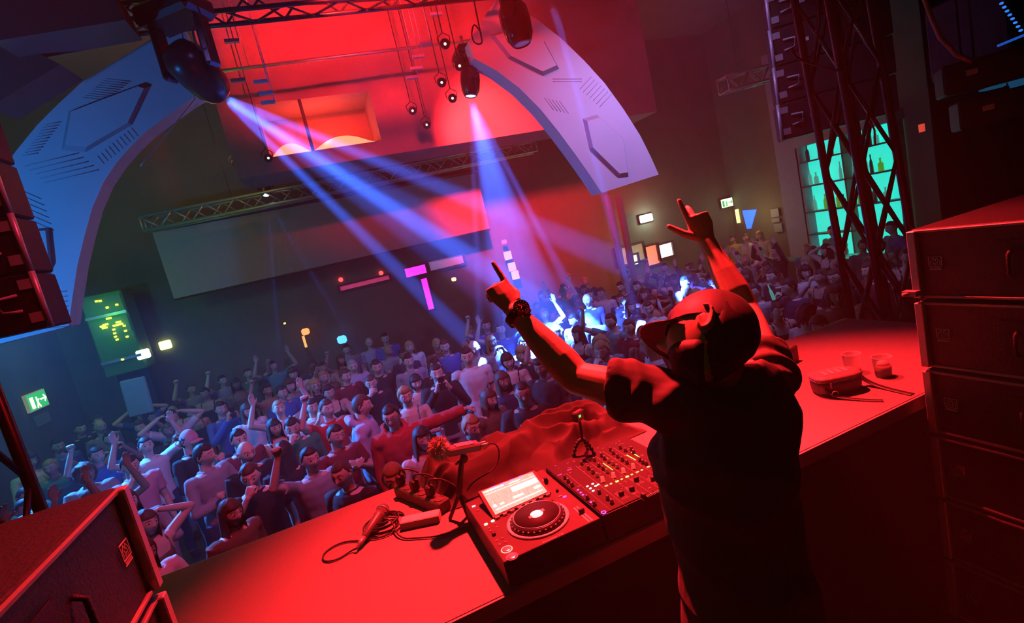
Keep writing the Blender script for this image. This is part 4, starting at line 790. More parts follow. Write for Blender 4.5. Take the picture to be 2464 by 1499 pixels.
# ---------------------------------------------------------------- the crowd: each person placed where the photo shows the head
def at_head(px, py, k=1.0, pose=0):
    p = onZ(px, py, 1.62*k); return p.x, p.y
CROWD = [
 # px, py, pose, top, colour, hair, hair colour, k, turn, skin, extras, label
 (311,1118,6,'tee','pink','short','dark',1.03,.1,1,{},'man with short dark hair in a pink T-shirt holding a hand up to his chest'),
 (346,1262,7,'tank','brown','long','brown',0.93,.2,1,{},'long-haired woman with raised elbows beside the left speaker stack'),
 (137,1075,0,'tee','blue','short','dark',1.0,.2,1,{},'man in a blue T-shirt near the left truss tower'),
 (66,1112,5,'long','white','curly','brown',1.0,.3,0,{},'curly-haired person in white clapping right beside the left truss tower'),
 (232,1098,1,'tee','blue','short','dark',0.98,.1,1,{},'person in a blue T-shirt raising one fist above the left speaker stack'),
 (352,1075,2,'tee','white','short','dark',0.98,.0,0,{},'brightly lit person in a white T-shirt with both arms up on the left side'),
 (240,1028,0,'tee','grey','bald','dark',1.0,.2,0,{},'bald man standing dimly lit below the left exit sign'),
 (168,1040,0,'tee','black','buzz','dark',1.0,.2,0,{},'buzz-cut man in black standing by the left wall'),
 (118,1046,8,'long','navy','short','brown',0.98,.3,0,{},'person in navy with folded arms by the left wall'),
 (450,1063,5,'long','black','short','dark',1.02,.5,1,{'cap':'pink'},'man in a pink cap and black top clapping'),
 (517,1092,8,'long','grey','short','dark',1.03,.35,1,{},'dark-haired man in a grey long-sleeved top with folded arms'),
 (574,1094,0,'tee','black','bald','dark',1.0,.1,1,{},'bald man in black behind the man drinking'),
 (627,1132,6,'tee','black','short','brown',1.0,-.25,0,{},'man in a black T-shirt lifting a hand to his mouth at the front'),
 (598,1044,0,'long','maroon','short','dark',1.0,.1,0,{},'man in a maroon top behind the bald man'),
 (636,1042,0,'tank','black','long','dark',0.95,.1,1,{},'long-haired woman in a black tank top near the front'),
 (684,1092,0,'tee','black','long','dark',0.97,2.6,1,{},'woman with long dark hair turned away from the booth'),
 (716,1020,6,'long','green','short','dark',1.0,-.1,1,{},'man in a dark green top with a hand at his chin'),
 (739,1098,1,'tee','grey','short','dark',0.97,-.1,1,{},'woman in a grey T-shirt with a raised fist near the booth'),
 (828,1138,0,'tee','black','buzz','brown',0.97,-1.0,0,{},'shaven-headed man in profile just past the booth edge'),
 (550,1236,0,'tee','brown','long','brown',0.94,.2,0,{},'woman with long brown hair at the very front'),
 (593,990,0,'tee','white','long','brown',0.97,.2,0,{},'long-haired woman in white lit bright blue'),
 (672,985,2,'tank','white','short','blond',0.97,.0,0,{},'fair-haired person in a white tank top with both arms up in blue light'),
 (530,985,3,'long','blue','short','dark',1.0,.2,1,{},'man in a blue long-sleeved top filming with a phone'),
 (410,1006,7,'tee','white','short','dark',1.02,.1,0,{},'man in white with his hands behind his head in blue light'),
 (735,935,0,'tee','black','long','blond',0.97,.0,0,{'glasses':True},'fair-haired woman with glasses in the middle of the crowd'),
 (700,938,8,'tee','blue','short','dark',1.0,.1,1,{},'man in a blue T-shirt with folded arms in the middle'),
 (775,990,1,'tee','red','short','brown',1.0,.1,0,{},'person in a red T-shirt punching a fist up in the middle'),
 (856,985,0,'hoodie','lilac','short','brown',1.05,1.15,0,{},'man in a lilac hoodie seen from the side'),
 (943,1000,9,'hoodie','red','short','dark',1.03,-.1,1,{'glasses':True},'man with glasses in a red hoodie stretching one arm sideways'),
 (1012,1055,5,'tank','pink','long','dark',0.95,-.1,0,{},'woman with long dark hair in a pink top right behind the furry microphone'),
 (893,920,6,'long','black','buzz','brown',1.0,.0,0,{},'man in black with a hand at his face left of the filming man'),
 (920,880,0,'tee','black','short','dark',1.02,.0,1,{},'dark-haired man in a black T-shirt looking at the booth'),
 (968,873,0,'long','grey','short','dark',1.0,.1,0,{},'dark-haired man in a grey top looking upward'),
 (1000,920,0,'tank','pink','fringe','dark',0.95,.0,0,{},'woman with a dark fringe in a pink top'),
 (1064,893,3,'long','black','short','dark',1.03,-.1,0,{},'man in a black top filming with a phone in front of his face'),
 (1112,862,0,'tee','white','short','dark',1.07,-.2,0,{},'tall man in a white T-shirt standing above the others'),
 (1070,834,0,'tee','blue','short','brown',1.0,-.1,0,{},'bearded man in a light blue T-shirt behind the filming man'),
 (1142,838,0,'tee','grey','bald','grey',1.03,-.3,0,{},'balding man in grey behind the tall man in white'),
 (1222,868,8,'tank','black','fringe','dark',0.97,-.3,0,{},'woman in a black tank top with a dark headband'),
 (1237,945,5,'tee','black','buzz','dark',1.0,-.25,2,{'glasses':True},'man with glasses in a black T-shirt clasping his hands below the raised arm'),
 (1190,962,0,'long','brown','long','brown',0.95,.5,0,{},'long-haired woman in a brown top beside the red cloth'),
 (1205,795,2,'tee','blue','short','dark',1.0,-.1,0,{},'person in a blue T-shirt with both arms up behind the pointing hand'),
 (1170,785,1,'tee','blue','short','brown',1.0,-.1,0,{},'person in a blue T-shirt holding one fist up behind the pointing hand'),
 (1310,758,2,'tee','white','short','blond',1.0,-.3,0,{},'fair-haired person in white with both arms up under the blue beam'),
 (1395,802,0,'tank','black','long','dark',0.96,-.9,0,{},'woman in a black tank top in the brightest blue light'),
 (1452,842,6,'tee','teal','short','blond',1.02,-.3,0,{},'fair-haired man in teal with a hand at his mouth in blue light'),
 (1415,722,0,'long','navy','bald','dark',1.05,-.4,0,{},'bald man in a dark jacket under the blue beam'),
 (1385,770,9,'hoodie','lilac','short','dark',0.98,-.5,0,{},'person in a lilac hoodie reaching sideways under the blue beam'),
 (1450,705,0,'tee','white','short','brown',1.0,-.4,0,{},'person in a white T-shirt behind the bald man in the jacket'),
 (1492,692,0,'long','black','short','dark',1.0,-.3,0,{},'man in black with dark hair beneath the bright lamp'),
 (1535,690,0,'tee','navy','short','dark',1.0,-.5,0,{},'man in a navy T-shirt left of the cap'),
 (1512,786,0,'long','maroon','short','brown',0.98,-.5,0,{},'man in a maroon top left of the cap'),
 (1562,742,8,'long','white','short','dark',1.0,-.4,0,{},'person in white sleeves with folded arms left of the cap'),
 (1474,775,1,'tee','teal','short','dark',1.0,-.8,1,{},'man in a teal T-shirt with one arm up in blue light'),
 (1566,832,0,'tee','white','long','blond',0.96,-1.4,0,{},'fair-haired woman in white seen in profile beside the cap'),
 (1522,912,0,'tee','black','long','brown',0.96,2.7,0,{},'long-haired woman turned away just left of the shoulder'),
 (1340,838,1,'tee','black','short','dark',0.98,-.3,0,{},'person in black with one arm up beside the bare forearm'),
 (1355,705,2,'tee','teal','short','brown',1.0,-.4,0,{'cap':'green'},'person in a green cap with both arms up under the beam'),
 (1893,690,6,'long','navy','short','dark',1.02,-.9,0,{},'man in a navy sweatshirt holding a bottle near the right side'),
 (1863,664,0,'long','black','short','dark',1.02,-.8,0,{},'man in black behind the man with the bottle'),
 (1938,762,0,'tee','white','curly','dark',0.96,2.3,0,{},'curly-haired person in white seen from behind by the booth end'),
 (2016,668,8,'hoodie','black','short','brown',1.03,-.9,0,{'glasses':True},'man in a black hoodie and glasses leaning by the truss tower'),
 (1990,602,7,'tank','black','long','dark',1.0,-.9,0,{},'long-haired woman with raised elbows in front of the bar'),
 (1868,606,2,'long','black','short','dark',1.0,-.8,0,{},'person in black with both arms up left of the bar'),
 (1945,632,0,'long','grey','long','blond',0.98,-.8,0,{},'fair-haired woman in grey left of the truss tower'),
 (2098,650,0,'long','maroon','short','brown',1.0,-.9,0,{},'person in a maroon top seen through the truss tower'),
 (2003,556,0,'tee','teal','short','dark',1.0,-.5,0,{},'person with dark hair directly in front of the lit bar shelves'),
 (2148,548,0,'long','blue','short','dark',1.04,-.9,0,{},'man in a blue shirt at the bar right of the truss tower'),
 (2100,600,8,'tee','black','short','dark',1.0,1.9,0,{},'person in black at the bar behind the truss tower'),
 (1780,562,0,'tee','mustard','short','dark',1.0,-.5,2,{},'person in mustard yellow below the right exit sign'),
 (1806,570,0,'long','beige','short','brown',1.0,-.4,1,{},'person in beige below the right exit sign'),
 (1848,556,0,'long','beige','long','blond',1.02,-.6,0,{},'fair-haired person in beige near the grey pillar'),
 (1650,680,0,'tee','grey','short','dark',1.0,-.5,0,{},'person in grey right behind the cap'),
 (1600,645,1,'tee','black','short','dark',1.0,-.5,1,{},'person in black with one fist up below the bright doorway'),
 (1780,650,0,'tee','pink','short','brown',1.0,-.5,0,{},'person in pink beside the raised right forearm'),
 (1830,700,0,'tee','grey','short','dark',1.0,-.6,0,{},'person in a grey T-shirt right of the raised forearm'),
 (925,815,0,'tee','blue','short','dark',1.03,.0,0,{},'man in a bright blue T-shirt in the back rows'),
 (845,838,0,'tee','grey','short','dark',1.0,.0,0,{},'man in a grey T-shirt in front of the blue shirt'),
 (880,828,0,'tee','lilac','bald','dark',1.0,.0,0,{},'bald man in lilac beside the blue shirt'),
 (985,835,0,'long','white','long','blond',0.97,.0,0,{},'fair-haired woman in white left of the bearded man'),
 (830,905,8,'long','maroon','short','brown',1.0,.1,0,{},'man in a maroon top with folded arms behind the lilac hoodie'),
 (848,882,0,'long','lilac','short','grey',1.0,.0,0,{},'grey-haired man in a lilac top behind the lilac hoodie'),
 (640,868,2,'tee','teal','short','dark',1.0,.1,1,{},'person in teal with both arms up at the back left'),
 (575,905,1,'tee','grey','short','dark',1.0,.2,0,{},'person in grey with one fist up at the back left'),
 (595,900,4,'tee','green','short','brown',1.0,.2,0,{},'person in green pointing up at the back left'),
 (335,990,7,'tee','blue','short','dark',1.0,.2,0,{},'person in blue with hands behind the head below the small wall lamps'),
 (475,925,1,'tee','grey','short','brown',1.0,.2,0,{},'person in grey with one fist up far left of centre'),
 (785,1060,5,'tee','maroon','short','dark',0.98,.1,1,{},'person in a maroon T-shirt clapping beside the lilac hoodie'),
]
PHONE = MB().box((0, 0, 0), (.075, .009, .155), None, .004).mesh('phone'); PHONE.materials.append(M_RUBBER)
PSCR = MB().box((0, .0055, 0), (.068, .001, .14)).mesh('screen'); PSCR.materials.append(mat('phone_screen', (.3, .4, .6), .3, emit=(.35, .5, 1), es=.5))
def held(person_, what, loc, label):
    M = person_.matrix_world @ Matrix.Translation(loc)
    if what == 'phone':
        o = bpy.data.objects.new('phone', PHONE); COL.objects.link(o); o.matrix_world = M; child(o, 'screen', PSCR)
        tag(o, label, 'phone', 'phones held up in the crowd')
    else:
        o = bpy.data.objects.new('bottle', BM[2]); COL.objects.link(o); o.matrix_world = M @ Matrix.Rotation(.25, 4, 'X') @ Matrix.Scale(.62, 4); slot(o, BMAT[2]); tag(o, label, 'bottle')
SPOTS = [list(at_head(c[0], c[1], c[7])) for c in CROWD]
for it in range(80):
    for p_ in SPOTS: p_[0] = min(max(p_[0], XL+0.5), XR-0.6); p_[1] = min(p_[1], YB-0.5)
    for i in range(len(SPOTS)):
        for j in range(i):
            dx, dy = SPOTS[i][0]-SPOTS[j][0], SPOTS[i][1]-SPOTS[j][1]; d = sqrt(dx*dx+dy*dy)+1e-6
            if d < .48:
                q_ = (.48-d)/2*.5/d; SPOTS[i][0] += dx*q_; SPOTS[i][1] += dy*q_; SPOTS[j][0] -= dx*q_; SPOTS[j][1] -= dy*q_
for (px, py, pose, top, color, hair, hc, k, turn, skin, ex, label), (x, y) in zip(CROWD, SPOTS):
    x = min(max(x, XL+0.45), XR-0.5); y = min(y, YB-0.5)
    o_ = person(x, y, pose, top, color, hair, hc, k, turn, skin, label=label, legs=random.choice(['navy', 'black', 'grey', 'brown']), **ex)
    bpy.context.view_layer.update()
    if pose == 3: held(o_, 'phone', (0, -.375, 1.575), 'phone held up by the '+label.split(' filming')[0])
    if 'bottle near' in label:
        held(o_, 'bottle', (-.06, -.235, 1.50), 'beer bottle held up by the man in the navy sweatshirt')
        text('PUMA', .085, Matrix.Translation((0, -.142, 1.20)) @ Matrix.Rotation(pi/2, 4, 'X'), mat('print_white', (.8, .8, .8), .6), 'lettering', o_, .004, 1.1)
# the rows between and behind them
rnd = random.Random(11)
cand = [(x*0.62+(0.31 if j % 2 else 0)+rnd.uniform(-.12, .12), 3.6+j*0.58+rnd.uniform(-.1, .1)) for j in range(14) for x in range(-8, 19)]
def seen(x, y):
    d = Vector((x, y, 1.6))-CAM; zc = d.dot(FW)
    if zc < 1: return False
    u, v = 1232+FPX*d.dot(RT)/zc, 749.5-FPX*d.dot(UP)/zc; return 0 < u < 2200 and v < 1330
ZN = [('left', lambda x, y: x < -1.2), ('middle', lambda x, y: x < 2.6), ('right', lambda x, y: x < 6.2), ('bar', lambda x, y: True)]
def zone(x, y):
    side = 'by the left wall' if x < -2.6 else 'left of centre' if x < 0 else 'in the centre' if x < 2.6 else 'right of centre' if x < 5.6 else 'towards the bar'
    row = 'front rows' if y < 5.2 else 'middle rows' if y < 7.6 else 'back rows' if y < 9.8 else 'rows by the far wall'
    return row, side
PT = {0: '', 1: ' raising a fist', 2: ' with both arms up', 3: ' filming', 4: ' pointing up', 5: ' clapping', 6: ' hand at the chin', 7: ' hands behind the head', 8: ' arms folded', 9: ' reaching sideways'}
TT = {'tee': 'T-shirt', 'long': 'long sleeves', 'tank': 'tank top', 'hoodie': 'hoodie'}
n_extra = 0; USED = set()
for x, y in cand:
    if not (XL+0.6 < x < XR-0.6 and y < YB-0.6) or not seen(x, y): continue
    if y > 3.0+0.0 and min((x-a)**2+(y-b)**2 for a, b in PEOPLE) < 0.47**2: continue
    if (x > 7.5 and y > 9) or (x > 9.3 and y < by1+.8) or y < 3.35: continue
    if rnd.random() < (0.12 if y < 9 else 0.4): continue
    pose = rnd.choice([0, 0, 0, 0, 8, 1, 2, 5, 6, 3, 4, 0]); top = rnd.choice(['tee', 'tee', 'long', 'tank']); 
    if y < 4.8 and pose in (1, 2, 4): pose = 0
    color = rnd.choice(['black', 'black', 'navy', 'grey', 'white', 'maroon', 'brown', 'teal', 'black']); hair = rnd.choice(['short', 'short', 'long', 'buzz', 'curly', 'quiff']); hc = rnd.choice(['dark', 'dark', 'brown', 'blond'])
    row, side = zone(x, y)
    while (hc, hair, color, top, pose, row, side) in USED: color = rnd.choice(list(CLOTH)); hair = rnd.choice(['short', 'long', 'buzz', 'curly', 'quiff'])
    USED.add((hc, hair, color, top, pose, row, side))
    lab = '%s%s-haired, %s %s%s, %s %s' % ({'dark': 'dark', 'brown': 'brown', 'blond': 'fair'}[hc], {'short': '', 'long': ' long', 'buzz': ' close', 'curly': ' curly', 'quiff': ' quiff'}[hair], color, TT[top], PT[pose], row, side)
    person(x, y, pose, top, color, hair, hc, rnd.uniform(.93, 1.0), rnd.uniform(-.5, .5), rnd.choice([0, 0, 1, 1, 2, 3]), label=lab, group='concert crowd on the dance floor', legs=rnd.choice(['navy', 'black', 'grey']))
    n_extra += 1
print('crowd', len(PEOPLE), n_extra)
for o in list(COL.objects):
    if o.name.startswith('person') and o.parent is None: o['group'] = 'concert crowd on the dance floor'

# ---------------------------------------------------------------- the booth desk and what stands on it
DZ = 2.10
M_DESK = mat('desk_sheet', (.21, .19, .18), .75, var=.05, scale=3, bump=.12, bscale=90)
M_SKIRT = mat('desk_skirt', (.022, .02, .018), .9, bump=.3, bscale=60)
desk = empty('dj_booth_desk', (1.1, 1.86, 1.1), 0, 'long grey-topped DJ booth desk between the two speaker stacks', 'desk')
def dk(mb, n, m): o = mb.build(n, m, desk); o.location = -desk.location; return o
top = [(-.95, 1.355), (2.6, 1.355), (3.06, 1.40), (3.06, 1.95), (3.05, 2.35), (-.95, 2.355)]
dk(MB().prism([(x, y, DZ-.045) for x, y in top], (0, 0, .045)), 'table_top', M_DESK)
dk(MB().box((1.05, 1.352, DZ-.03), (4.0, .012, .055)), 'front_edge_strip', mat('edge_strip_grey', (.35, .30, .33), .4))
dk(MB().box((1.05, 1.40, 1.58), (3.9, .03, .94)), 'rear_panel', M_SKIRT)
dk(MB().box((1.05, 2.30, 1.58), (3.9, .04, .94)), 'audience_panel', M_SKIRT)
for x in (-.93, 3.02): dk(MB().box((x, 1.86, 1.58), (.04, .9, .94)), 'side_panel', M_SKIRT)
dk(MB().tube([(-.95, 2.357, DZ-.004), (3.05, 2.352, DZ-.004)], .004, 6), 'far_edge_trim', M_METAL)
# --- media player
M_DECK = mat('deck_black', (.060, .048, .046), .55, var=.3, scale=14, bump=.03, bscale=60, spec=.2)
M_DECKS = mat('deck_side', (.025, .022, .022), .5); M_PRINT = mat('panel_print', (.75, .62, .60), .5, var=0)
M_SILVER = mat('brushed_silver', (.65, .63, .62), .28, .8)
PT_ = 2.190
def top3(px, py, z=PT_): return onZ(px, py, z)
pl = empty('media_player', (.44, 1.58, DZ), 0, 'black DJ media player with a lit screen and a jog wheel', 'dj media player')
def pp(mb, n, m, par=None):
    o = mb.build(n, m, par or pl)
    o.location = -pl.location if par is None else (0, 0, 0)
    return o
PX0, PX1, PY0, PY1 = .272, .603, 1.352, 1.803
pp(MB().prism([(PX0, PY0, DZ+.012), (PX0, PY1, DZ+.012), (PX0, PY1, PT_-.002), (PX0, PY0+.01, PT_-.002)], (PX1-PX0, 0, 0)), 'body', M_DECKS)
pp(MB().prism([(PX0+.002, PY0+.008, PT_-.001), (PX1-.002, PY0+.008, PT_-.001), (PX1-.002, PY1, PT_-.001), (PX0+.002, PY1, PT_-.001)], (0, 0, .0)).box(((PX0+PX1)/2, (PY0+PY1)/2+.003, PT_-.001), (PX1-PX0-.002, PY1-PY0-.008, .004), None, .0015), 'top_plate', M_DECK)
for x in (PX0+.03, PX1-.03):
    for y in (PY0+.03, PY1-.03): pp(MB().lathe([(.018, DZ), (.018, DZ+.014)], 14, Matrix.Translation((x, y, 0))), 'foot', M_RUBBER)
# screen: tilted slab at the back
def scr(px, py, z): return onZ(px, py, z)
sA, sB, sC, sD = scr(1150, 1183, 2.238), scr(1285, 1131, 2.238), scr(1326, 1184, 2.198), scr(1187, 1246, 2.198)
nrm = (sB-sA).cross(sD-sA).normalized(); nrm = nrm if nrm.z > 0 else -nrm
pp(MB().prism([sA, sB, sC, sD], -nrm*.022), 'screen_housing', M_DECK)
gA, gB, gC, gD = [c+(v-c)*.90+nrm*.0012 for c in [(sA+sB+sC+sD)/4] for v in (sA, sB, sC, sD)]
gm = bpy.data.materials.new('screen_glass'); gm.use_nodes = True; nt = gm.node_tree; bs = nt.nodes['Principled BSDF']
wv = nt.nodes.new('ShaderNodeTexNoise'); wv.inputs['Scale'].default_value = 60; tc = nt.nodes.new('ShaderNodeTexCoord'); mp = nt.nodes.new('ShaderNodeMapping'); mp.inputs['Scale'].default_value = (6, .6, .6)
nt.links.new(tc.outputs['Object'], mp.inputs[0]); nt.links.new(mp.outputs[0], wv.inputs[0]); cr = nt.nodes.new('ShaderNodeValToRGB'); cr.color_ramp.elements[0].position = .4; cr.color_ramp.elements[0].color = (1, .52, .36, 1); cr.color_ramp.elements[1].position = .62; cr.color_ramp.elements[1].color = (1, .78, .62, 1)
nt.links.new(wv.outputs[0], cr.inputs[0]); nt.links.new(cr.outputs[0], bs.inputs['Emission Color']); bs.inputs['Emission Strength'].default_value = .75; bs.inputs['Base Color'].default_value = (.3, .3, .3, 1)
pp(MB().prism([gA, gB, gC, gD], nrm*.001), 'screen', gm)
M_WAVE = mat('screen_wave', (.8, .8, .9), .4, emit=(1, .86, .80), es=1.25, var=0)
def sq(u, v): return gA.lerp(gB, u).lerp(gD.lerp(gC, u), v)+nrm*.0016
mb = MB()
for (u0, v0, u1, v1) in ((.48, .30, .98, .50), (.02, .06, .40, .11), (.50, .10, .72, .14), (.84, .62, .97, .72), (.42, .66, .62, .74), (.05, .84, .95, .88), (.04, .66, .10, .76), (.16, .70, .24, .76), (.02, .20, .98, .215)): mb.prism([sq(u0, v0), sq(u1, v0), sq(u1, v1), sq(u0, v1)], nrm*.0004)
pp(mb, 'screen_graphics', M_WAVE)
dx = (sB-sA).normalized(); dy = (sD-sA).normalized(); SM = frame_M((0, 0, 0), dx, -dy)
for k in range(6):
    u = .10+.16*k; c = sA.lerp(sB, u)+dy*.008+nrm*.0015; pp(MB().box(c, (.017, .004, .003), SM), 'hotkey', mat('key_violet', (.4, .2, .9), .4, emit=(.35, .12, 1), es=1.3, var=0) if 0 < k < 5 else M_PRINT)
for k in range(8):
    c = sD.lerp(sC, .06+.125*k)-dy*(-.006)+nrm*.0; pp(MB().box(c+Vector((0, 0, .001)), (.016, .0055, .004), SM, .001), 'pad_button', M_PRINT)
jc = onZ(1294, 1248, PT_+.006); JM = Matrix.Translation((jc.x, jc.y, PT_))
jog = pp(MB().lathe([(.001, .001), (.104, .001), (.104, .006), (.099, .008), (.094, .005), (.001, .005)], 56, JM), 'jog_ring', mat('jog_ring', (.85, .75, .72), .4))
pl_ = MB().lathe([(.001, .004), (.091, .004), (.092, .010), (.084, .020), (.079, .022), (.001, .022)], 56, JM).build('jog_wheel', mat('jog_black', (.03, .026, .026), .3), jog)
for k in range(36):
    th = 2*pi*k/36
    if k % 3 == 0: pass
mb = MB()
for k in range(30): th = 2*pi*k/30; mb.ell((jc.x+.0885*cos(th), jc.y+.0885*sin(th), PT_+.014), (.0042, .0042, .003), None, 8, 6)
mb.build('dimples', mat('jog_dimple', (.18, .15, .15), .3), jog)
MB().lathe([(.0765, .0215), (.0795, .0215), (.0795, .0235), (.0765, .0235)], 56, JM, ring=True).build('silver_rim', M_SILVER, jog)
MB().lathe([(.001, .022), (.074, .022), (.074, .0232), (.001, .0232)], 56, JM).build('touch_plate', mat('platter_top', (.022, .018, .018), .6, var=.25, scale=14, spec=.15), jog)
MB().lathe([(.001, .023), (.0215, .023), (.0215, .0242), (.001, .0242)], 32, JM).build('centre_display', mat('jog_display', (.9, .9, .9), .4, emit=(1, .78, .8), es=1.0), jog)
mb = MB(); mb.box((jc.x+.024, jc.y+.006, PT_+.0237), (.012, .016, .0012)); mb.box((jc.x-.024, jc.y-.004, PT_+.0237), (.010, .014, .0012)); mb.build('display_markers', M_PRINT, jog)
def disc(px, py, r, h, m, name, z=PT_, par=None, ring=None):
    c = onZ(px, py, z+h); M = Matrix.Translation((c.x, c.y, z)); o = pp(MB().lathe([(.001, 0), (r, 0), (r, h*.8), (r*.9, h), (.001, h)], 22, M), name, m, par)
    if ring: MB().lathe([(r*1.02, 0), (r*1.28, 0), (r*1.28, .002), (r*1.02, .002)], 26, M, ring=True).build('light_ring', ring, o)
    return o
M_RING = mat('ring_light', (.9, .7, .5), .4, emit=(1, .55, .30), es=.9, var=0)
disc(1219, 1320, .0145, .004, M_SILVER, 'cue_button', ring=M_RING); disc(1231.5, 1337, .0145, .004, M_SILVER, 'play_button', ring=mat('ring_dim', (.6, .5, .45), .4))
for (x, y) in ((1169, 1260.5), (1185.5, 1252.5)): disc(x, y, .0065, .003, mat('amber_button', (1, .8, .5), .4, emit=(1, .72, .45), es=2.2, var=0), 'loop_button')
disc(1312, 1153, .014, .004, M_SILVER, 'selector_base'); disc(1312, 1149, .008, .022, M_DECKS, 'selector_knob')
for (x, y) in ((1340, 1177), (1327, 1203)): disc(x, y, .005, .010, M_RUBBER, 'small_knob')
for (x, y) in ((1195, 1299), (1208, 1294), (1202, 1309), (1216, 1303), (1176, 1270), (1180, 1276), (1195, 1267), (1191, 1259)): disc(x, y, .0045, .003, mat('dark_button', (.25, .18, .18), .3), 'round_button')
pp(MB().box(onZ(1188, 1285, PT_+.004), (.011, .014, .012), None, .002), 'direction_lever', M_RUBBER)
for (x, y, m) in ((1348, 1194, M_PRINT), (1359, 1195, mat('key_violet', (.4, .2, .9), .4)), (1140, 1218, mat('sync_light', (.8, .8, 1), .4, emit=(.8, .75, 1), es=1.2)), (1150, 1228, mat('label_red', (.5, .2, .2), .5))):
    pp(MB().box(onZ(x, y, PT_+.002), (.013, .007, .004), None, .001), 'key', m)
tA, tB = onZ(1384, 1222, PT_+.001), onZ(1422, 1253, PT_+.001)
pp(MB().box((tA+tB)/2, (.017, (tA-tB).length+.006, .002)), 'tempo_track', mat('track_pale', (.55, .42, .40), .5)); pp(MB().box((tA+tB)/2+Vector((0, 0, .001)), (.0025, (tA-tB).length, .003)), 'tempo_slot', M_RUBBER)
pp(MB().box(onZ(1399, 1228, PT_+.010), (.019, .011, .014), None, .002), 'tempo_slider', M_RUBBER)
lc = onZ(1331, 1294, PT_+.0015); o = text('Pioneer DJ', .0125, Matrix.Translation((lc.x, lc.y, PT_+.0014)), M_PRINT, 'lettering', pl, .0003, 1.25); o.location = -pl.location
# --- mixer
mx_ = empty('dj_mixer', (.78, 1.58, DZ), 0, 'black DJ mixer crowded with knobs, green meters and yellow cue keys', 'dj mixer')
def mp_(mb, n, m, par=None): o = mb.build(n, m, par or mx_); o.location = -mx_.location if par is None else (0, 0, 0); return o
MX0, MX1, MZ = .612, .985, 2.196
mp_(MB().prism([(MX0, PY0, DZ+.01), (MX0, PY1-.01, DZ+.01), (MX0, PY1-.01, MZ-.002), (MX0, PY0+.006, MZ-.002)], (MX1-MX0, 0, 0)), 'body', M_DECKS)
mp_(MB().box(((MX0+MX1)/2, (PY0+PY1)/2, MZ), (MX1-MX0-.004, PY1-PY0-.02, .004), None, .001), 'top_plate', mat('mixer_plate', (.022, .018, .018), .6, var=.1, spec=.15))
mp_(MB().box(((MX0+MX1)/2, (PY0+PY1)/2, DZ+.006), (MX1-MX0-.06, PY1-PY0-.06, .012)), 'foot', M_RUBBER)
def q1(x, y): return 1100+x/4.052, 1050+y/4.052
def knob(x, y, r, m, h=.016, cap=None):
    px, py = q1(x, y); c = onZ(px, py, MZ+.008); M = Matrix.Translation((c.x, c.y, MZ)); o = mp_(MB().lathe([(.001, 0), (r*1.15, 0), (r*1.15, .003), (r*.9, .004), (r*.8, h), (.001, h)], 14, M), 'knob', m)
    MB().box((c.x, c.y+r*.35, MZ+h+.0003), (.0014, r*.9, .0012)).build('pointer', cap or M_PRINT, o)
M_KN = mat('knob_black', (.02, .018, .018), .35); M_KG = mat('knob_green', (.06, .12, .06), .35); M_KW = mat('knob_white', (.75, .65, .5), .35); M_KR = mat('knob_collar', (.3, .2, .2), .35)
for (x, y) in [(1213, 262), (1280, 308), (1322, 345), (1338, 228), (1380, 278), (1420, 310), (1408, 182), (1435, 210), (1495, 125), (1520, 160), (1563, 192), (1610, 222), (1655, 250), (1590, 105), (1640, 135), (1782, 225), (1810, 248), (1842, 262), (1050, 398), (1082, 432), (1120, 470), (1385, 540), (1268, 595), (1338, 655), (1467, 600), (1507, 637), (1700, 120), (1720, 150)]: knob(x, y, .0068, M_KN)
for (x, y) in [(1364, 378), (1460, 340), (1476, 238), (1518, 262), (1560, 292)]: knob(x, y, .0072, M_KG)
for (x, y) in [(1420, 425), (1525, 385), (1622, 340), (1718, 297)]: knob(x, y, .0075, M_KW, .02)
for (x, y) in [(1600, 558), (1703, 512), (1748, 418), (1912, 412)]:
    px, py = q1(x, y); c = onZ(px, py, MZ+.008); f = mp_(MB().box(c, (.0165, .012, .018), None, .002), 'channel_fader', M_RUBBER)
    MB().box((c.x, c.y+.004, MZ+.0022), (.0035, .058, .001)).build('fader_slot', M_RUBBER, f)
    mb = MB()
    for k in range(9): mb.box((c.x, c.y-.024+.006*k, MZ+.0022), (.026, .0007, .0006))
    mb.build('fader_scale', M_PRINT, f)
px, py = q1(1815, 580); c = onZ(px, py, MZ+.008); mp_(MB().box(c, (.011, .018, .018), None, .002), 'crossfader', M_RUBBER)
mb = MB()
for k in range(9): mb.box((c.x+.012+.006*k, c.y, MZ+.0024), (.0009, .018, .001))
mp_(mb, 'crossfader_scale', M_PRINT)
M_CUE = mat('cue_yellow', (1, .8, .4), .4, emit=(1, .62, .22), es=1.0, var=0); M_CUEH = mat('cue_bright', (1, .9, .4), .4, emit=(1, .72, .16), es=2.4, var=0)
for i, (x, y) in enumerate([(1455, 482), (1500, 462), (1560, 438), (1605, 417), (1658, 393), (1703, 372), (1758, 347), (1802, 327), (1865, 297), (1910, 277)]):
    px, py = q1(x, y); mp_(MB().box(onZ(px, py, MZ+.003), (.0125 if i % 2 == 0 else .009, .0055, .004), None, .001), 'cue_key', M_CUEH if i in (2, 4) else M_CUE)
for (x, y) in [(1270, 487), (1322, 463), (1300, 507), (1350, 484), (1327, 530), (1375, 470)]:
    px, py = q1(x, y); mp_(MB().box(onZ(px, py, MZ+.003), (.0095, .007, .004), None, .0015), 'effect_pad', mat('pad_white', (.9, 1, .95), .4, emit=(.85, 1, .92), es=1.3, var=0))
for (x, y) in [(1178, 522), (1205, 547), (1226, 570), (1305, 640)]:
    px, py = q1(x, y); mp_(MB().box(onZ(px, py, MZ+.003), (.0075, .0065, .004), None, .0015), 'effect_key', mat('pad_violet', (.6, .2, .9), .4, emit=(.55, .12, 1), es=1.3, var=0))
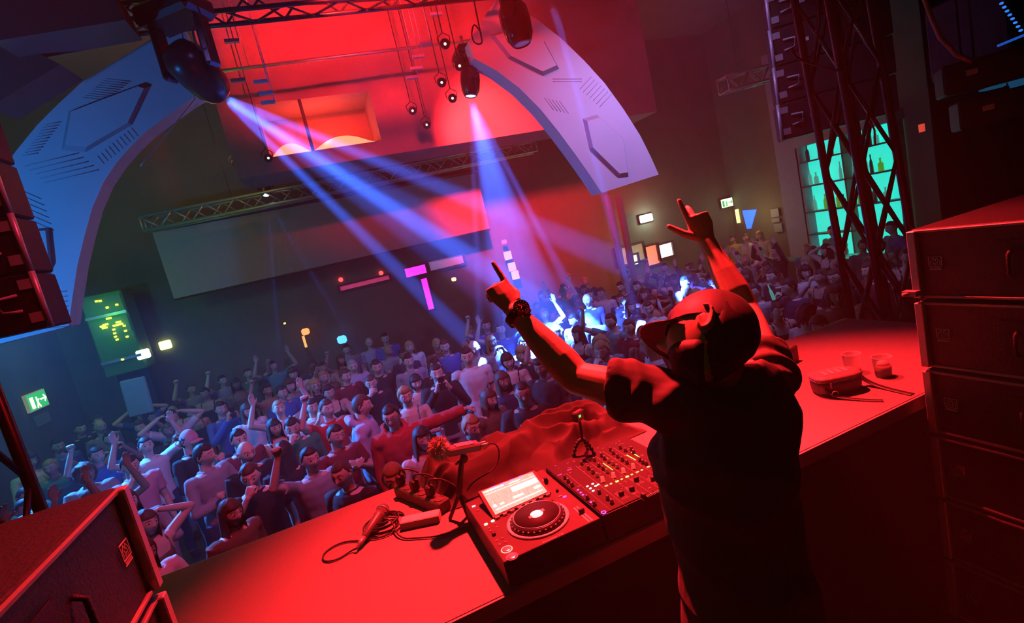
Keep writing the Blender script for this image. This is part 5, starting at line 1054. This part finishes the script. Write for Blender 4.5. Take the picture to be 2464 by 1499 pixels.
px, py = q1(1428, 740); c = onZ(px, py, MZ+.002); mp_(MB().lathe([(.005, 0), (.0085, 0), (.0085, .003), (.006, .003)], 22, Matrix.Translation((c.x, c.y, MZ)), ring=True), 'quantize_ring', mat('pad_violet', (.6, .2, .9), .4))
M_MET = mat('meter_green', (.3, 1, .3), .4, emit=(.25, 1, .18), es=2.0, var=0)
for (x0, y0, x1, y1) in [(1655, 182, 1740, 230), (1702, 155, 1782, 205), (1425, 262, 1515, 326)]:
    a, b = [onZ(*q1(*p), MZ+.0024) for p in ((x0, y0), (x1, y1))]; mb = MB()
    for k in range(12): mb.box(a.lerp(b, k/11), (.0042, .0016, .001), Matrix.Rotation(atan2((b-a).y, (b-a).x)+pi/2, 4, 'Z'))
    mp_(mb, 'level_meter', M_MET)
mb = MB()
for (x0, y0, x1, y1) in [(1060, 357, 1505, 725), (1155, 285, 1660, 690), (1250, 225, 1820, 625), (1345, 190, 1900, 560), (1420, 145, 1960, 500), (1525, 112, 1975, 400)]:
    a, b = [onZ(*q1(*p), MZ+.0022) for p in ((x0, y0), (x1, y1))]; mb.tube([a, b], .0005, 4)
mp_(mb, 'channel_lines', M_PRINT)
mb = MB(); rk_ = random.Random(5)
for k in range(70):
    x, y = MX0+.02+rk_.random()*.31, PY0+.03+rk_.random()*.40; mb.box((x, y, MZ+.0022), (rk_.uniform(.004, .011), .0014, .0006))
mp_(mb, 'small_print', M_PRINT)
for (x, y) in ((1000, 375), (1095, 325)): mp_(MB().box(onZ(*q1(x, y), MZ+.002), (.018, .006, .001)), 'logo_strip', mat('blue_print', (.15, .15, .7), .5, emit=(.15, .1, .7), es=.4))
# --- microphone with coiled cable
mic = empty('microphone', onZ(905, 1255, DZ), 0, 'handheld microphone lying on its coiled cable on the left of the desk', 'microphone')
def mk(mb, n, m, par=None): o = mb.build(n, m, par or mic); o.location = -mic.location if par is None else (0, 0, 0); return o
g0, g1 = onZ(921, 1228, DZ+.045), onZ(873, 1298, DZ+.022); dm = (g1-g0).normalized(); MM = Matrix.Translation(g0) @ dm.to_track_quat('Z', 'Y').to_matrix().to_4x4(); Lm = (g1-g0).length
mk(MB().lathe([(.001, -.026), (.015, -.024), (.024, -.012), (.0265, 0), (.024, .014), (.020, .024)], 26, MM), 'grille', mat('mic_grille', (.30, .28, .28), .35, .5, bump=.9, bscale=900))
mk(MB().lathe([(.027, -.002), (.0275, .002), (.027, .005)], 26, MM), 'grille_band', M_METAL)
mk(MB().lathe([(.021, .020), (.0225, .035), (.018, Lm*.55), (.0125, Lm-.012), (.011, Lm-.010)], 26, MM), 'handle', mat('mic_body', (.10, .095, .095), .35))
mk(MB().lathe([(.0105, Lm-.012), (.0105, Lm+.022), (.006, Lm+.026), (.005, Lm+.045), (.001, Lm+.046)], 18, MM), 'plug', M_METAL)
cc = onZ(925, 1266, DZ); pts = []; rc = random.Random(2)
end = MM @ Vector((0, 0, Lm+.044))
loop = [onZ(x, y, DZ+.005) for x, y in ((845, 1325), (815, 1345), (790, 1352), (776, 1348), (778, 1332), (800, 1315), (830, 1303), (860, 1301), (885, 1303))]
pts = [end]+loop
c0 = cc; ang = atan2((pts[-1]-c0).y, (pts[-1]-c0).x)
for k in range(int(22*5.3)):
    th = ang+k*2*pi/22; R = .080+.012*sin(k*.21+1)-.006*(k//22); zz = DZ+.006+.006*(k//22)
    pts.append(Vector((c0.x+R*cos(th)*1.0, c0.y+R*.98*sin(th), zz)))
pts += [onZ(x, y, DZ+.006) for x, y in ((960, 1297), (1010, 1294), (1050, 1291), (1075, 1284), (1110, 1272), (1140, 1262), (1152, 1257))]
def chaikin(p, n=2):
    for _ in range(n):
        q = [p[0]]
        for a, b in zip(p[:-1], p[1:]): q += [a.lerp(b, .25), a.lerp(b, .75)]
        p = q+[p[-1]]
    return p
mk(MB().tube(chaikin(pts, 2), .0032, 7), 'cable', M_RUBBER)
# --- white adapter box, power strip
bA = onZ(1012, 1248, DZ+.02); tag(MB().box((bA.x, bA.y, DZ+.016), (.155, .052, .032), Matrix.Rotation(atan2((onZ(1060, 1228, DZ)-onZ(975, 1246, DZ)).y, (onZ(1060, 1228, DZ)-onZ(975, 1246, DZ)).x), 4, 'Z'), .003).build('adapter_box', mat('box_pale', (.6, .56, .55), .6)), 'long pale adapter box between the microphone cable and the tripod', 'box')
ps = [onZ(968, 1176, DZ+.03), onZ(1062, 1212, DZ+.03)]; d_ = (ps[1]-ps[0]); an = atan2(d_.y, d_.x); L_ = d_.length+.05; pc = (ps[0]+ps[1])/2
st = empty('power_strip', (pc.x, pc.y, DZ), an, 'black multi-socket power strip behind the pale adapter box', 'power strip')
MB().box((0, 0, .025), (L_, .06, .05), None, .006).build('housing', mat('strip_black', (.05, .05, .05), .5), st)
for k in range(6):
    x = -L_/2+.03+k*(L_-.06)/5; s_ = MB().lathe([(.022, .046), (.0225, .053), (.018, .053), (.018, .048), (.001, .048)], 20, Matrix.Translation((x, 0, 0))).build('socket', mat('socket_black', (.07, .065, .065), .4), st)
for k in (0, 2, 4):
    x = -L_/2+.03+k*(L_-.06)/5; q_ = MB().box((x, 0, .075), (.03, .036, .045), None, .006).build('plug', M_RUBBER, st); MB().tube(chaikin([Vector((x, 0, .095)), Vector((x+.01, .01, .125)), Vector((x+.04, .06, .10)), Vector((x+.09, .10, .03)), Vector((x+.15, .12, .01))]), .004, 6).build('plug_cable', M_RUBBER, q_)
MB().tube(chaikin([Vector((-L_/2, 0, .02)), Vector((-L_/2-.03, .0, .03)), Vector((-L_/2-.05, .03, .012)), Vector((-L_/2-.02, .06, .006)), Vector((-L_/2+.04, .05, .005))]), .005, 7).build('mains_cable', M_RUBBER, st)
# --- recorder with furry windscreen on a mini tripod
tr_ = onZ(1120, 1245, DZ); base = Vector((tr_.x, tr_.y, DZ)); hd_ = onY(1112, 1086, base.y+.01)
tp = empty('mini_tripod', base, 0, 'black mini tripod carrying the audio recorder behind the media player', 'tripod')
cpt = Vector((0, 0, .10)); hv = hd_-base
for k in range(3):
    th = .6+k*2*pi/3; MB().round_tube([cpt, cpt+Vector((cos(th)*.06, sin(th)*.06, -.093))], [.009, .007], 8).build('leg', M_BLKMET, tp)
MB().round_tube([cpt, cpt.lerp(hv, .6), hv-Vector((0, 0, .015))], [.014, .011, .010], 10).build('centre_post', M_BLKMET, tp)
MB().ell(hv-Vector((0, 0, .03)), (.016, .016, .018)).build('ball_head', M_RUBBER, tp); MB().round_tube([hv+Vector((-.01, 0, -.03)), hv+Vector((-.035, -.01, -.035))], .005, 8).build('lock_knob', M_BLKMET, tp)
rc0 = base+hv; ra = onY(1070, 1088, base.y+.01); rbb = onY(1148, 1072, base.y+.02); dd = (rbb-ra).normalized(); RM = frame_M(ra.lerp(rbb, .55), dd, (0, 1, 0))
rec = empty('audio_recorder', rc0+Vector((0, 0, .02)), 0, 'handheld audio recorder lying level on the mini tripod', 'audio recorder')
def rk2(mb, n, m, par=None): o = mb.build(n, m, par or rec); o.location = -rec.location if par is None else (0, 0, 0); return o
Ln = (rbb-ra).length
rk2(MB().box(RM @ Vector((0, 0, 0)), (Ln*1.05, .055, .030), RM.to_3x3().to_4x4(), .006), 'body', mat('recorder_body', (.10, .09, .09), .35))
rk2(MB().box(RM @ Vector((Ln*.05, 0, .0165)), (Ln*.55, .038, .003), RM.to_3x3().to_4x4()), 'control_panel', mat('recorder_panel', (.35, .30, .30), .3))
for k in (-.012, .012): rk2(MB().tube([RM @ Vector((Ln*.5, k, 0)), RM @ Vector((Ln*.5+.03, k, .002)), RM @ Vector((Ln*.5+.034, k, .002))], .006, 10), 'plug', M_METAL)
cb_ = [RM @ Vector((Ln*.5+.03, -.012, .002)), RM @ Vector((Ln*.5+.065, -.01, 0)), RM @ Vector((Ln*.5+.085, -.01, -.04)), RM @ Vector((Ln*.5+.06, -.02, -.10)), RM @ Vector((Ln*.2, -.02, -.13)), RM @ Vector((0, -.02, -.16))]
rk2(MB().tube(chaikin(cb_), .0028, 6), 'cable', M_RUBBER)
fz = MB(); fc = onY(1056, 1078, base.y+.01); rf = random.Random(8)
for k in range(2600):
    u = rf.uniform(-1, 1); t = rf.uniform(0, 2*pi); s_ = sqrt(1-u*u); n_ = Vector((s_*cos(t), s_*sin(t), u)); c = fc+Vector((n_.x*.030, n_.y*.030, n_.z*.036)); tip = c+(n_+Vector((rf.uniform(-.6, .6), rf.uniform(-.6, .6), rf.uniform(-.8, .3))))*.012
    sd = n_.cross(Vector((rf.uniform(-1, 1), rf.uniform(-1, 1), rf.uniform(-1, 1)))).normalized()*.0011; fz.add([c-sd, c+sd, tip], [(0, 1, 2)])
fz.ell(fc, (.031, .031, .037)); rk2(fz, 'furry_windscreen', mat('fur_grey', (.8, .7, .66), .9))
# --- action camera on a bendy tripod
ac = onZ(1404, 1072, DZ+.13); acb = onY(1408, 1045, ac.y); top_ = onY(1392, 1000, ac.y)
cl_top = 2.17
bt = empty('bendy_tripod', (ac.x, ac.y, acb.z-.03), 0, 'small bendy tripod standing on the red cloth', 'tripod')
for k in range(3):
    th = -1.2+k*2*pi/3; mb = MB(); a0 = Vector((0, 0, .015)); q = [a0.lerp(Vector((cos(th)*.055, sin(th)*.055, -.055)), t/7)+Vector((0, 0, .02*sin(pi*t/7))) for t in range(8)]
    for p in q: mb.ell(p, (.0085, .0085, .0085), None, 10, 8)
    mb.tube(q, .005, 8).build('leg', M_RUBBER, bt)
MB().tube([(0, 0, .01), (top_.x-ac.x, 0, top_.z-acb.z+.01)], .006, 8).build('neck', M_RUBBER, bt)
cmr = empty('action_camera', top_, 0, 'small action camera with a green screen dot on the bendy tripod', 'camera')
MB().box((0, 0, 0), (.055, .028, .040), Matrix.Rotation(.35, 4, 'Z'), .005).build('body', M_RUBBER, cmr)
MB().box((.0, -.0175, 0), (.036, .002, .026), Matrix.Rotation(.35, 4, 'Z')).build('screen', mat('cam_screen', (.02, .05, .03), .2), cmr)
MB().box((-.004, -.019, .004), (.012, .002, .010), Matrix.Rotation(.35, 4, 'Z')).build('screen_light', mat('cam_green', (.1, .8, .2), .4, emit=(.1, 1, .2), es=1.2), cmr)
# --- heap of cloth
M_CLOTH = mat('heap_cloth', (.030, .023, .023), .85, var=.08)
def heap(u, v):
    x = .16+1.02*u; y = 1.93+.42*v+.06*max(0,.35-u); e = min(u/.10, (1-u)/.12, v/.22, (1-v)/.16, 1); e = max(e, 0); e = e*e*(3-2*e)
    n = noise.noise(Vector((x*3.2+4, y*4.5, .3))); r1 = 1-sqrt(noise.noise(Vector((x*4.2+y*4, y*6.5-x*2, 1.7)))**2+.0012)*2.4; r2 = 1-sqrt(noise.noise(Vector((x*9+y*5, y*8-x*6, 4.1)))**2+.001)*2
    hgt = .035+.03*n+.075*max(0, r1)+.024*max(0, r2)+.035*math.exp(-((x-.62)/.20)**2-((y-2.2)/.12)**2)
    return Vector((x+.02*noise.noise(Vector((x*7, y*7, 9))), y+.03*noise.noise(Vector((x*4, y*3, 5))), DZ+.004+hgt*e))
tag(MB().grid(heap, 260, 130).build('jacket', M_CLOTH), 'crumpled dark red lit jacket heaped behind the decks', 'jacket')
# --- pouch
pz_ = onZ(2030, 945, DZ); pouch = empty('pouch', (pz_.x+.01, pz_.y+.04, DZ), radians(-22), 'rounded black zip pouch with a strap on the right of the desk', 'pouch')
def rr(sx, sy, z, n=40, p=3.2):
    return [Vector((sx*abs(cos(t))**(2/p)*(1 if cos(t) > 0 else -1), sy*abs(sin(t))**(2/p)*(1 if sin(t) > 0 else -1), z)) for t in [2*pi*k/n for k in range(n)]]
def loft(rings):
    n = len(rings[0]); mb = MB(); mb.add([p for r in rings for p in r], [(i*n+j, i*n+(j+1) % n, (i+1)*n+(j+1) % n, (i+1)*n+j) for i in range(len(rings)-1) for j in range(n)]+[tuple(range(n-1, -1, -1)), tuple(range((len(rings)-1)*n, len(rings)*n))], True); return mb
M_POUCH = mat('pouch_black', (.07, .06, .06), .45, bump=.3, bscale=160)
loft([rr(.088, .056, 0), rr(.096, .062, .01), rr(.100, .066, .045), rr(.099, .065, .066)]).build('body', M_POUCH, pouch)
loft([rr(.101, .067, .070), rr(.103, .069, .076), rr(.098, .065, .084), rr(.085, .054, .089), rr(.04, .02, .091)]).build('lid', mat('pouch_lid', (.20, .17, .17), .5, bump=.4, bscale=60), pouch)
zp = MB().tube([p+Vector((0, 0, .0)) for p in rr(.1015, .0675, .068)]+[rr(.1015, .0675, .068)[0]], .0022, 6).build('zip', M_METAL, pouch); MB().box((-.06, -.070, .055), (.006, .004, .022)).build('zip_pull', M_METAL, zp)
lo = text('KODO', .05, Matrix.Translation((.0, 0, .0905)) @ Matrix.Rotation(0, 4, 'Z'), mat('pouch_print', (.5, .45, .45), .6), 'lid_print', pouch, .0006) if False else None
mb = MB(); [mb.box((x, .0, .0915), (.018, .05, .0012)) for x in (-.045, -.015, .015, .045)]; [mb.box((x, .0, .092), (.008, .026, .0012)) for x in (-.045, .015)]
mb.build('lid_print', mat('pouch_print', (.45, .40, .40), .6), pouch)
MB().box((-.085, -.045, .035), (.02, .004, .035), Matrix.Rotation(-.6, 4, 'Z')).build('side_tag', mat('tag_pale', (.6, .5, .5), .6), pouch)
def ribbon(mb, pts, wv, t=.0016):
    pts = chaikin(pts, 2); vs = []
    for p in pts: vs += [p-wv/2, p+wv/2, p+wv/2+Vector((0, 0, t)), p-wv/2+Vector((0, 0, t))]
    return mb.add(vs, [(4*i+j, 4*i+(j+1) % 4, 4*i+4+(j+1) % 4, 4*i+4+j) for i in range(len(pts)-1) for j in range(4)], True)
sp = ribbon(MB(), [Vector((.10, 0, .055)), Vector((.125, -.02, .02)), Vector((.15, -.07, .004)), Vector((.17, -.14, .002)), Vector((.19, -.20, .002))], Vector((.026, .010, 0))); sp.build('strap', M_RUBBER, pouch)
sp = ribbon(MB(), [Vector((-.08, -.055, .04)), Vector((-.06, -.08, .01)), Vector((-.02, -.12, .004)), Vector((.03, -.17, .002)), Vector((.07, -.20, .002))], Vector((.012, .022, 0))); sp.build('strap', M_RUBBER, pouch)
MB().tube([(-.055+.014*cos(t*pi/6), -.085, .022+.012*sin(t*pi/6)) for t in range(13)], .002, 6).build('ring', M_METAL, pouch)
# --- plastic cups
M_CUP = mat('clear_plastic', (.95, .95, .95), .1, alpha=.30, var=0); M_ICE = mat('melting_ice', (.85, .8, .8), .2); M_DRINK = mat('drink', (.42, .24, .22), .2)
for (x, y, lab, fill) in ((2143, 908, 'clear plastic cup with ice next to the right stack', 1), (2068, 898, 'nearly empty clear plastic cup behind the pouch', 0)):
    c = onZ(x, y, DZ); r = empty('plastic_cup', (c.x, c.y+.03, DZ), 0, lab, 'cup', 'clear cups on the desk')
    MB().lathe([(.001, 0), (.031, 0), (.033, .004), (.0385, .088), (.042, .092), (.042, .096), (.038, .096), (.0365, .090), (.031, .006), (.001, .004)], 32).build('cup', M_CUP, r)
    if fill: MB().lathe([(.001, .007), (.0305, .007), (.0335, .055), (.001, .055)], 28).build('drink', M_DRINK, r); MB().ell((.004, 0, .060), (.026, .024, .016)).build('ice', M_ICE, r)
    else: MB().lathe([(.001, .007), (.0305, .007), (.0315, .022), (.001, .022)], 28).build('drink', M_DRINK, r)
kb = onZ(1903, 868, DZ); tag(MB().box((kb.x-.02, kb.y+.06, DZ+.045), (.06, .20, .09), Matrix.Rotation(.2, 4, 'Z'), .006).build('monitor_box', M_POUCH), 'small dark box on the desk just right of the shoulder', 'box')
# ---------------------------------------------------------------- the DJ, seen from behind with both arms raised
LSH, RSH = dp(1632, 970, 1.17), dp(1850, 915, 1.34)
LE, RE = dp(1388, 910, 1.30), dp(1790, 745, 1.53)
LW, RW = dp(1240, 752, 1.38), dp(1703, 585, 1.62)
HC = dp(1704, 815, 1.17)
SC = (LSH+RSH)/2; SV = (RSH-LSH).normalized(); SV.z = 0; SV.normalize(); FC = Vector((0, 0, 1)).cross(SV)   # facing, level
if FC.dot(FW) < 0: FC = -FC
BASE = Vector((SC.x-FC.x*.05, SC.y-FC.y*.05, 1.1))
mb = MB(); BASE = BASE-r0*.075; PV = Vector((BASE.x, BASE.y, 0))
tor = [(2.02, .150, .110), (2.12, .148, .105), (2.24, .138, .098), (2.36, .150, .105), (2.48, .168, .112)]
zt = SC.z; tp_ = [(Vector((PV.x, PV.y, z)), (a, b)) for z, a, b in tor]+[(SC+Vector((0, 0, -.03))-FC*.02, (.165, .095)), (SC+Vector((0, 0, .035))-FC*.015, (.10, .07)), (SC+Vector((0, 0, .06))-FC*.01, (.07, .06))]
mb.tube([p for p, r in tp_], [r for p, r in tp_], 28, ref=FC)
nk = SC+Vector((0, 0, .02)); HB = HC-Vector((0, 0, .09)); mb.tube([nk-Vector((0, 0, .03)), nk.lerp(HB, .5), HB+Vector((0, 0, .04))], [(.068, .066), (.060, .062), (.060, .065)], 16)
for S_, E_, W_ in ((LSH, LE, LW), (RSH, RE, RW)):
    mb.ell(S_, (.062, .062, .060)); mb.round_tube([S_, S_.lerp(E_, .35), S_.lerp(E_, .7), E_], [.056, .052, .048, .042], 16)
    mb.round_tube([E_, E_.lerp(W_, .25), E_.lerp(W_, .55), E_.lerp(W_, .85), W_], [.043, .046, .039, .029, .027], 16)
lt_ = dp(1153, 626, 1.44)
def hand(w, tip, pn, toward, fingers, k):
    d = (tip-w).normalized(); n = (Vector(pn)-d*Vector(pn).dot(d)).normalized(); sd = 1 if d.cross(n).dot(toward) > 0 else -1
    add_hand(mb, w+d*.012, d, n, 0, sd, k, fingers, .0092)
hand(LW, lt_, FW*.92-RT*.35-UP*.1, RT+UP*.7, (-.03, .72, .88, .92, .55), .97)
hand(RW, dp(1652, 462, 1.66), FW*.95+RT*.2, -RT+UP*.3, (.0, .30, .78, .9, -.45), 1.0)
# legs
for s in (-1, 1):
    h = BASE+SV*s*.09+Vector((0, 0, .90)); k = BASE+SV*s*.11+FC*.03+Vector((0, 0, .49)); f = BASE+SV*s*.13+Vector((0, 0, .09))
    mb.round_tube([h, h.lerp(k, .4), k], [.094, .084, .054], 16); mb.round_tube([k, k.lerp(f, .35), f], [.052, .056, .038], 14); mb.round_tube([f-FC*.03-Vector((0, 0, .045)), f+FC*.12-Vector((0, 0, .055))], [(.038, .030), (.04, .022)], 12)
# head turned to the left and tipped down
hf = (FW*.50-RT*.75-UP*.03).normalized(); hu = (UP*.665+RT*.32+FW*.52); hu = (hu-hf*hu.dot(hf)).normalized(); hx = hf.cross(hu)*-1
hx = (-hf).cross(hu).normalized()*-1
yv = -hf; zv = hu; xv = yv.cross(zv)
HM = Matrix(((xv.x, yv.x, zv.x, HC.x), (xv.y, yv.y, zv.y, HC.y), (xv.z, yv.z, zv.z, HC.z), (0, 0, 0, 1)))
add_head(mb, HM, 2)
djm = remesh(mb, .0034, 3, 'dj_body')
for m_ in (mat('dj_skin', (.66, .45, .37), .5, var=.05, scale=30, bump=.02, bscale=220), M_EYEW, M_IRIS, M_LIP, M_BROW): djm.materials.append(m_)
faces_by_place(djm, HM.inverted())
dj = bpy.data.objects.new('person', djm); COL.objects.link(dj)
tag(dj, 'DJ in a dark T-shirt and cap seen from behind, both arms raised, pointing upward', 'person')
# shirt
M_TEE = mat('dj_tee', (.085, .07, .065), .8, bump=.12, bscale=500, var=.06)
ms = MB(); e = .018
tp2 = [(Vector((PV.x, PV.y, z)), (a+e+x, b+e+x)) for (z, a, b), x in zip([(1.98, .152, .112)]+tor, (.020, .018, .012, .012, .010, .008))]+[(SC+Vector((0, 0, -.03))-FC*.02, (.185, .112)), (SC+Vector((0, 0, .025))-FC*.015, (.125, .09)), (SC+Vector((0, 0, .055))-FC*.01, (.085, .078))]
ms.tube([p for p, r in tp2], [r for p, r in tp2], 32, ref=FC)
for S_, E_ in ((LSH, LE), (RSH, RE)):
    ms.ell(S_, (.070, .070, .066)); ms.tube([S_+(S_-E_)*.1, S_, S_.lerp(E_, .3), S_.lerp(E_, .60 if S_ is LSH else .36)], [.066, .072, .071, .070], 22)
def djfold(c):
    v = Vector(c); q = 0.0
    for S_, E_ in ((LSH, LE), (RSH, RE)):
        t = (E_-S_).normalized(); d = (v-S_); al = d.dot(t); near = math.exp(-(d.length/.20)**2)
        q += near*.006*sin(al*75+6*noise.noise(v*9))*smooth(-.12, .05, al)
    r = 1-abs(noise.noise(Vector((v.x*5+v.z*4, v.y*5-v.z*3, v.z*2.5))))*3
    return q+.010*max(0, r)+.006*noise.noise(v*14)
sm_ = remesh(ms, .0050, 2, 'shirt', djfold); sm_.materials.append(M_TEE)
o = bpy.data.objects.new('shirt', sm_); COL.objects.link(o); o.parent = dj
col_ = MB(); q = [nk+Vector((0, 0, .038))+SV*(.074*cos(t*pi/12))+FC*(.066*sin(t*pi/12)) for t in range(25)]; c_ = col_.tube(q, (.008), 8).build('collar', M_TEE, o)
mt_ = MB()
for s in (-1, 1):
    h = BASE+SV*s*.09+Vector((0, 0, .90)); k = BASE+SV*s*.11+FC*.03+Vector((0, 0, .49)); f = BASE+SV*s*.13+Vector((0, 0, .10))
    mt_.tube([h+Vector((0, 0, .05)), h.lerp(k, .4), k, k.lerp(f, .5), f], [.112, .100, .076, .070, .066], 20)
mt_.tube([BASE+Vector((0, 0, .82)), BASE+Vector((0, 0, .97))], [(.172, .132), (.165, .125)], 24, ref=FC)
tm_ = remesh(mt_, .008, 2, 'trousers', lambda c: folds(c, .007)); tm_.materials.append(cloth('black')); o = bpy.data.objects.new('trousers', tm_); COL.objects.link(o); o.parent = dj
for s in (-1, 1):
    f = BASE+SV*s*.13; MB().round_tube([f-FC*.05+Vector((0, 0, .035)), f+FC*.08+Vector((0, 0, .035)), f+FC*.15+Vector((0, 0, .03))], [(.046, .036), (.05, .034), (.044, .026)], 14).build('shoe', M_RUBBER, dj)
# cap, hair, beard
def mcopy(mb, name, m, M, par):
    me = mb.mesh(name); me.transform(M); me.materials.append(m); o = bpy.data.objects.new(name, me); COL.objects.link(o); o.parent = par; return o
M_CAP = mat('cap_cloth', (.085, .07, .065), .55, bump=.03, bscale=420)
cp = MB(); nu = 64; vs = []
for i in range(25):
    for j in range(nu):
        u, v = 2*pi*j/nu, pi*(.004+.50*i/24); p = head_point(u, v); p.y = p.y if p.y > -.09 else -.09; q = p*1.09+Vector((0, 0, .008)); q += p.normalized()*(-.0012 if min((u/(pi/3)) % 1, 1-(u/(pi/3)) % 1) < .05 else 0); vs.append(q)
cp.add(vs, [(i*nu+j, (i+1)*nu+j, (i+1)*nu+(j+1) % nu, i*nu+(j+1) % nu) for i in range(24) for j in range(nu)]+[tuple(range(nu))], True); cp.ell((0, 0.002, .136), (.007, .007, .004))
cap_o = mcopy(cp, 'cap', M_CAP, HM, dj)
vz = MB()
def vis2(a, b):
    th = radians(-66+132*a); x = .080*sin(th); y = -.098*cos(th); return Vector((x*(1+.10*b), y-.062*b*(cos(th*.9)), .020+.004*b-.012*b*b-.030*(x/.08)**2))
vz.grid(vis2, 30, 12); vz.grid(lambda a, b: vis2(a, b)-Vector((0, 0, .004)), 30, 12)
vz.tube([vis2(a/30, 1)-Vector((0, 0, .002)) for a in range(31)], .0028, 6)
for b in (.3, .5, .7, .88): vz.tube([vis2(a/30, b)+Vector((0, 0, .0006)) for a in range(31)], .0008, 4)
mcopy(vz, 'visor', M_CAP, HM, cap_o)
hb = MB(); nv = 34; vs = []
for i in range(nv+1):
    for j in range(nu):
        u, v = 2*pi*j/nu, pi*(.004+.99*i/nv); p = head_point(u, v); f = cos(u)*sin(v)
        line = .05 if f > .30 else .05-.26*(.30-f); ear = math.exp(-((p.y-.006)/.02)**2-((p.z+.002)/.035)**2)
        over = smooth(line-.006, line+.008, p.z)*(1-ear); vs.append(p+p.normalized()*((.009+.003*noise.noise(p*90))*over-.02*(1-over)))
hb.add(vs, [(i*nu+j, (i+1)*nu+j, (i+1)*nu+(j+1) % nu, i*nu+(j+1) % nu) for i in range(nv) for j in range(nu)]+[tuple(range(nu)), tuple(range((nv+1)*nu-1, nv*nu-1, -1))], True)
mcopy(hb, 'hair', hair_color('dark'), HM, dj)
bd = MB(); vs = []
for i in range(nv+1):
    for j in range(nu):
        u, v = 2*pi*j/nu, pi*(.004+.99*i/nv); p = head_point(u, v); f = cos(u)*sin(v)
        over = smooth(-.038, -.058, p.z+.5*max(0, abs(p.x)-.055))*smooth(-.35, .05, f)*(1-.9*g(p.x, p.z+.061, .022, .007)); vs.append(p+p.normalized()*((.014+.004*noise.noise(p*90))*over-.02*(1-over)))
bd.add(vs, hb.f, True); mcopy(bd, 'beard', hair_color('dark'), HM, dj)
# wristwatch on the left wrist
wd = (lt_-LW).normalized(); fa = (LW-LE).normalized(); wp = LW-fa*.012; wn = (-FW*.85+RT*.45+UP*.2); wn = (wn-fa*wn.dot(fa)).normalized(); wa = fa.cross(wn)
mw = MB(); vs = []; n_ = 36
for k in range(n_):
    t = 2*pi*k/n_; c = cos(t); s = sin(t); r = .0335
    for (dr, al) in ((0, -.011), (0, .011), (.0035, .011), (.0035, -.011)): vs.append(wp+(wn*c+wa*s)*(r+dr)+fa*al)
mw.add(vs, [(4*k+j, 4*k+(j+1) % 4, 4*((k+1) % n_)+(j+1) % 4, 4*((k+1) % n_)+j) for k in range(n_) for j in range(4)], False)
wt = mw.build('wristwatch', M_RUBBER, dj); WM = frame_M(wp+wn*.034, fa, wa.cross(Vector((0, 0, 0)))if False else wa)
if WM.to_3x3().col[2].dot(wn) < 0: WM = frame_M(wp+wn*.034, fa, -wa)
MB().lathe([(.001, 0), (.022, 0), (.0225, .008), (.0215, .011), (.019, .012), (.0185, .010), (.001, .010)], 36, WM).build('watch_case', mat('watch_case', (.10, .09, .09), .2, .6), wt)
fm = MB().lathe([(.001, .0102), (.0182, .0102), (.0182, .0108), (.001, .0108)], 36, WM)
fm.build('watch_dial', mat('watch_dial', (.03, .03, .03), .15), wt); mh = MB(); R3 = WM.to_3x3().to_4x4()
for k in range(12): t = 2*pi*k/12; mh.box(WM @ Vector((.015*cos(t), .015*sin(t), .0112)), (.003, .0012, .0006), R3 @ Matrix.Rotation(t, 4, 'Z'))
for (t, L) in ((.6, .011), (2.3, .008)): mh.box(WM @ Vector((L/2*cos(t), L/2*sin(t), .0114)), (L, .0013, .0006), R3 @ Matrix.Rotation(t, 4, 'Z'))
mh.build('watch_hands', M_PRINT, wt); MB().tube([WM @ Vector((0, .0225, .005)), WM @ Vector((0, .026, .005))], .0025, 8).build('watch_crown', M_METAL, wt)
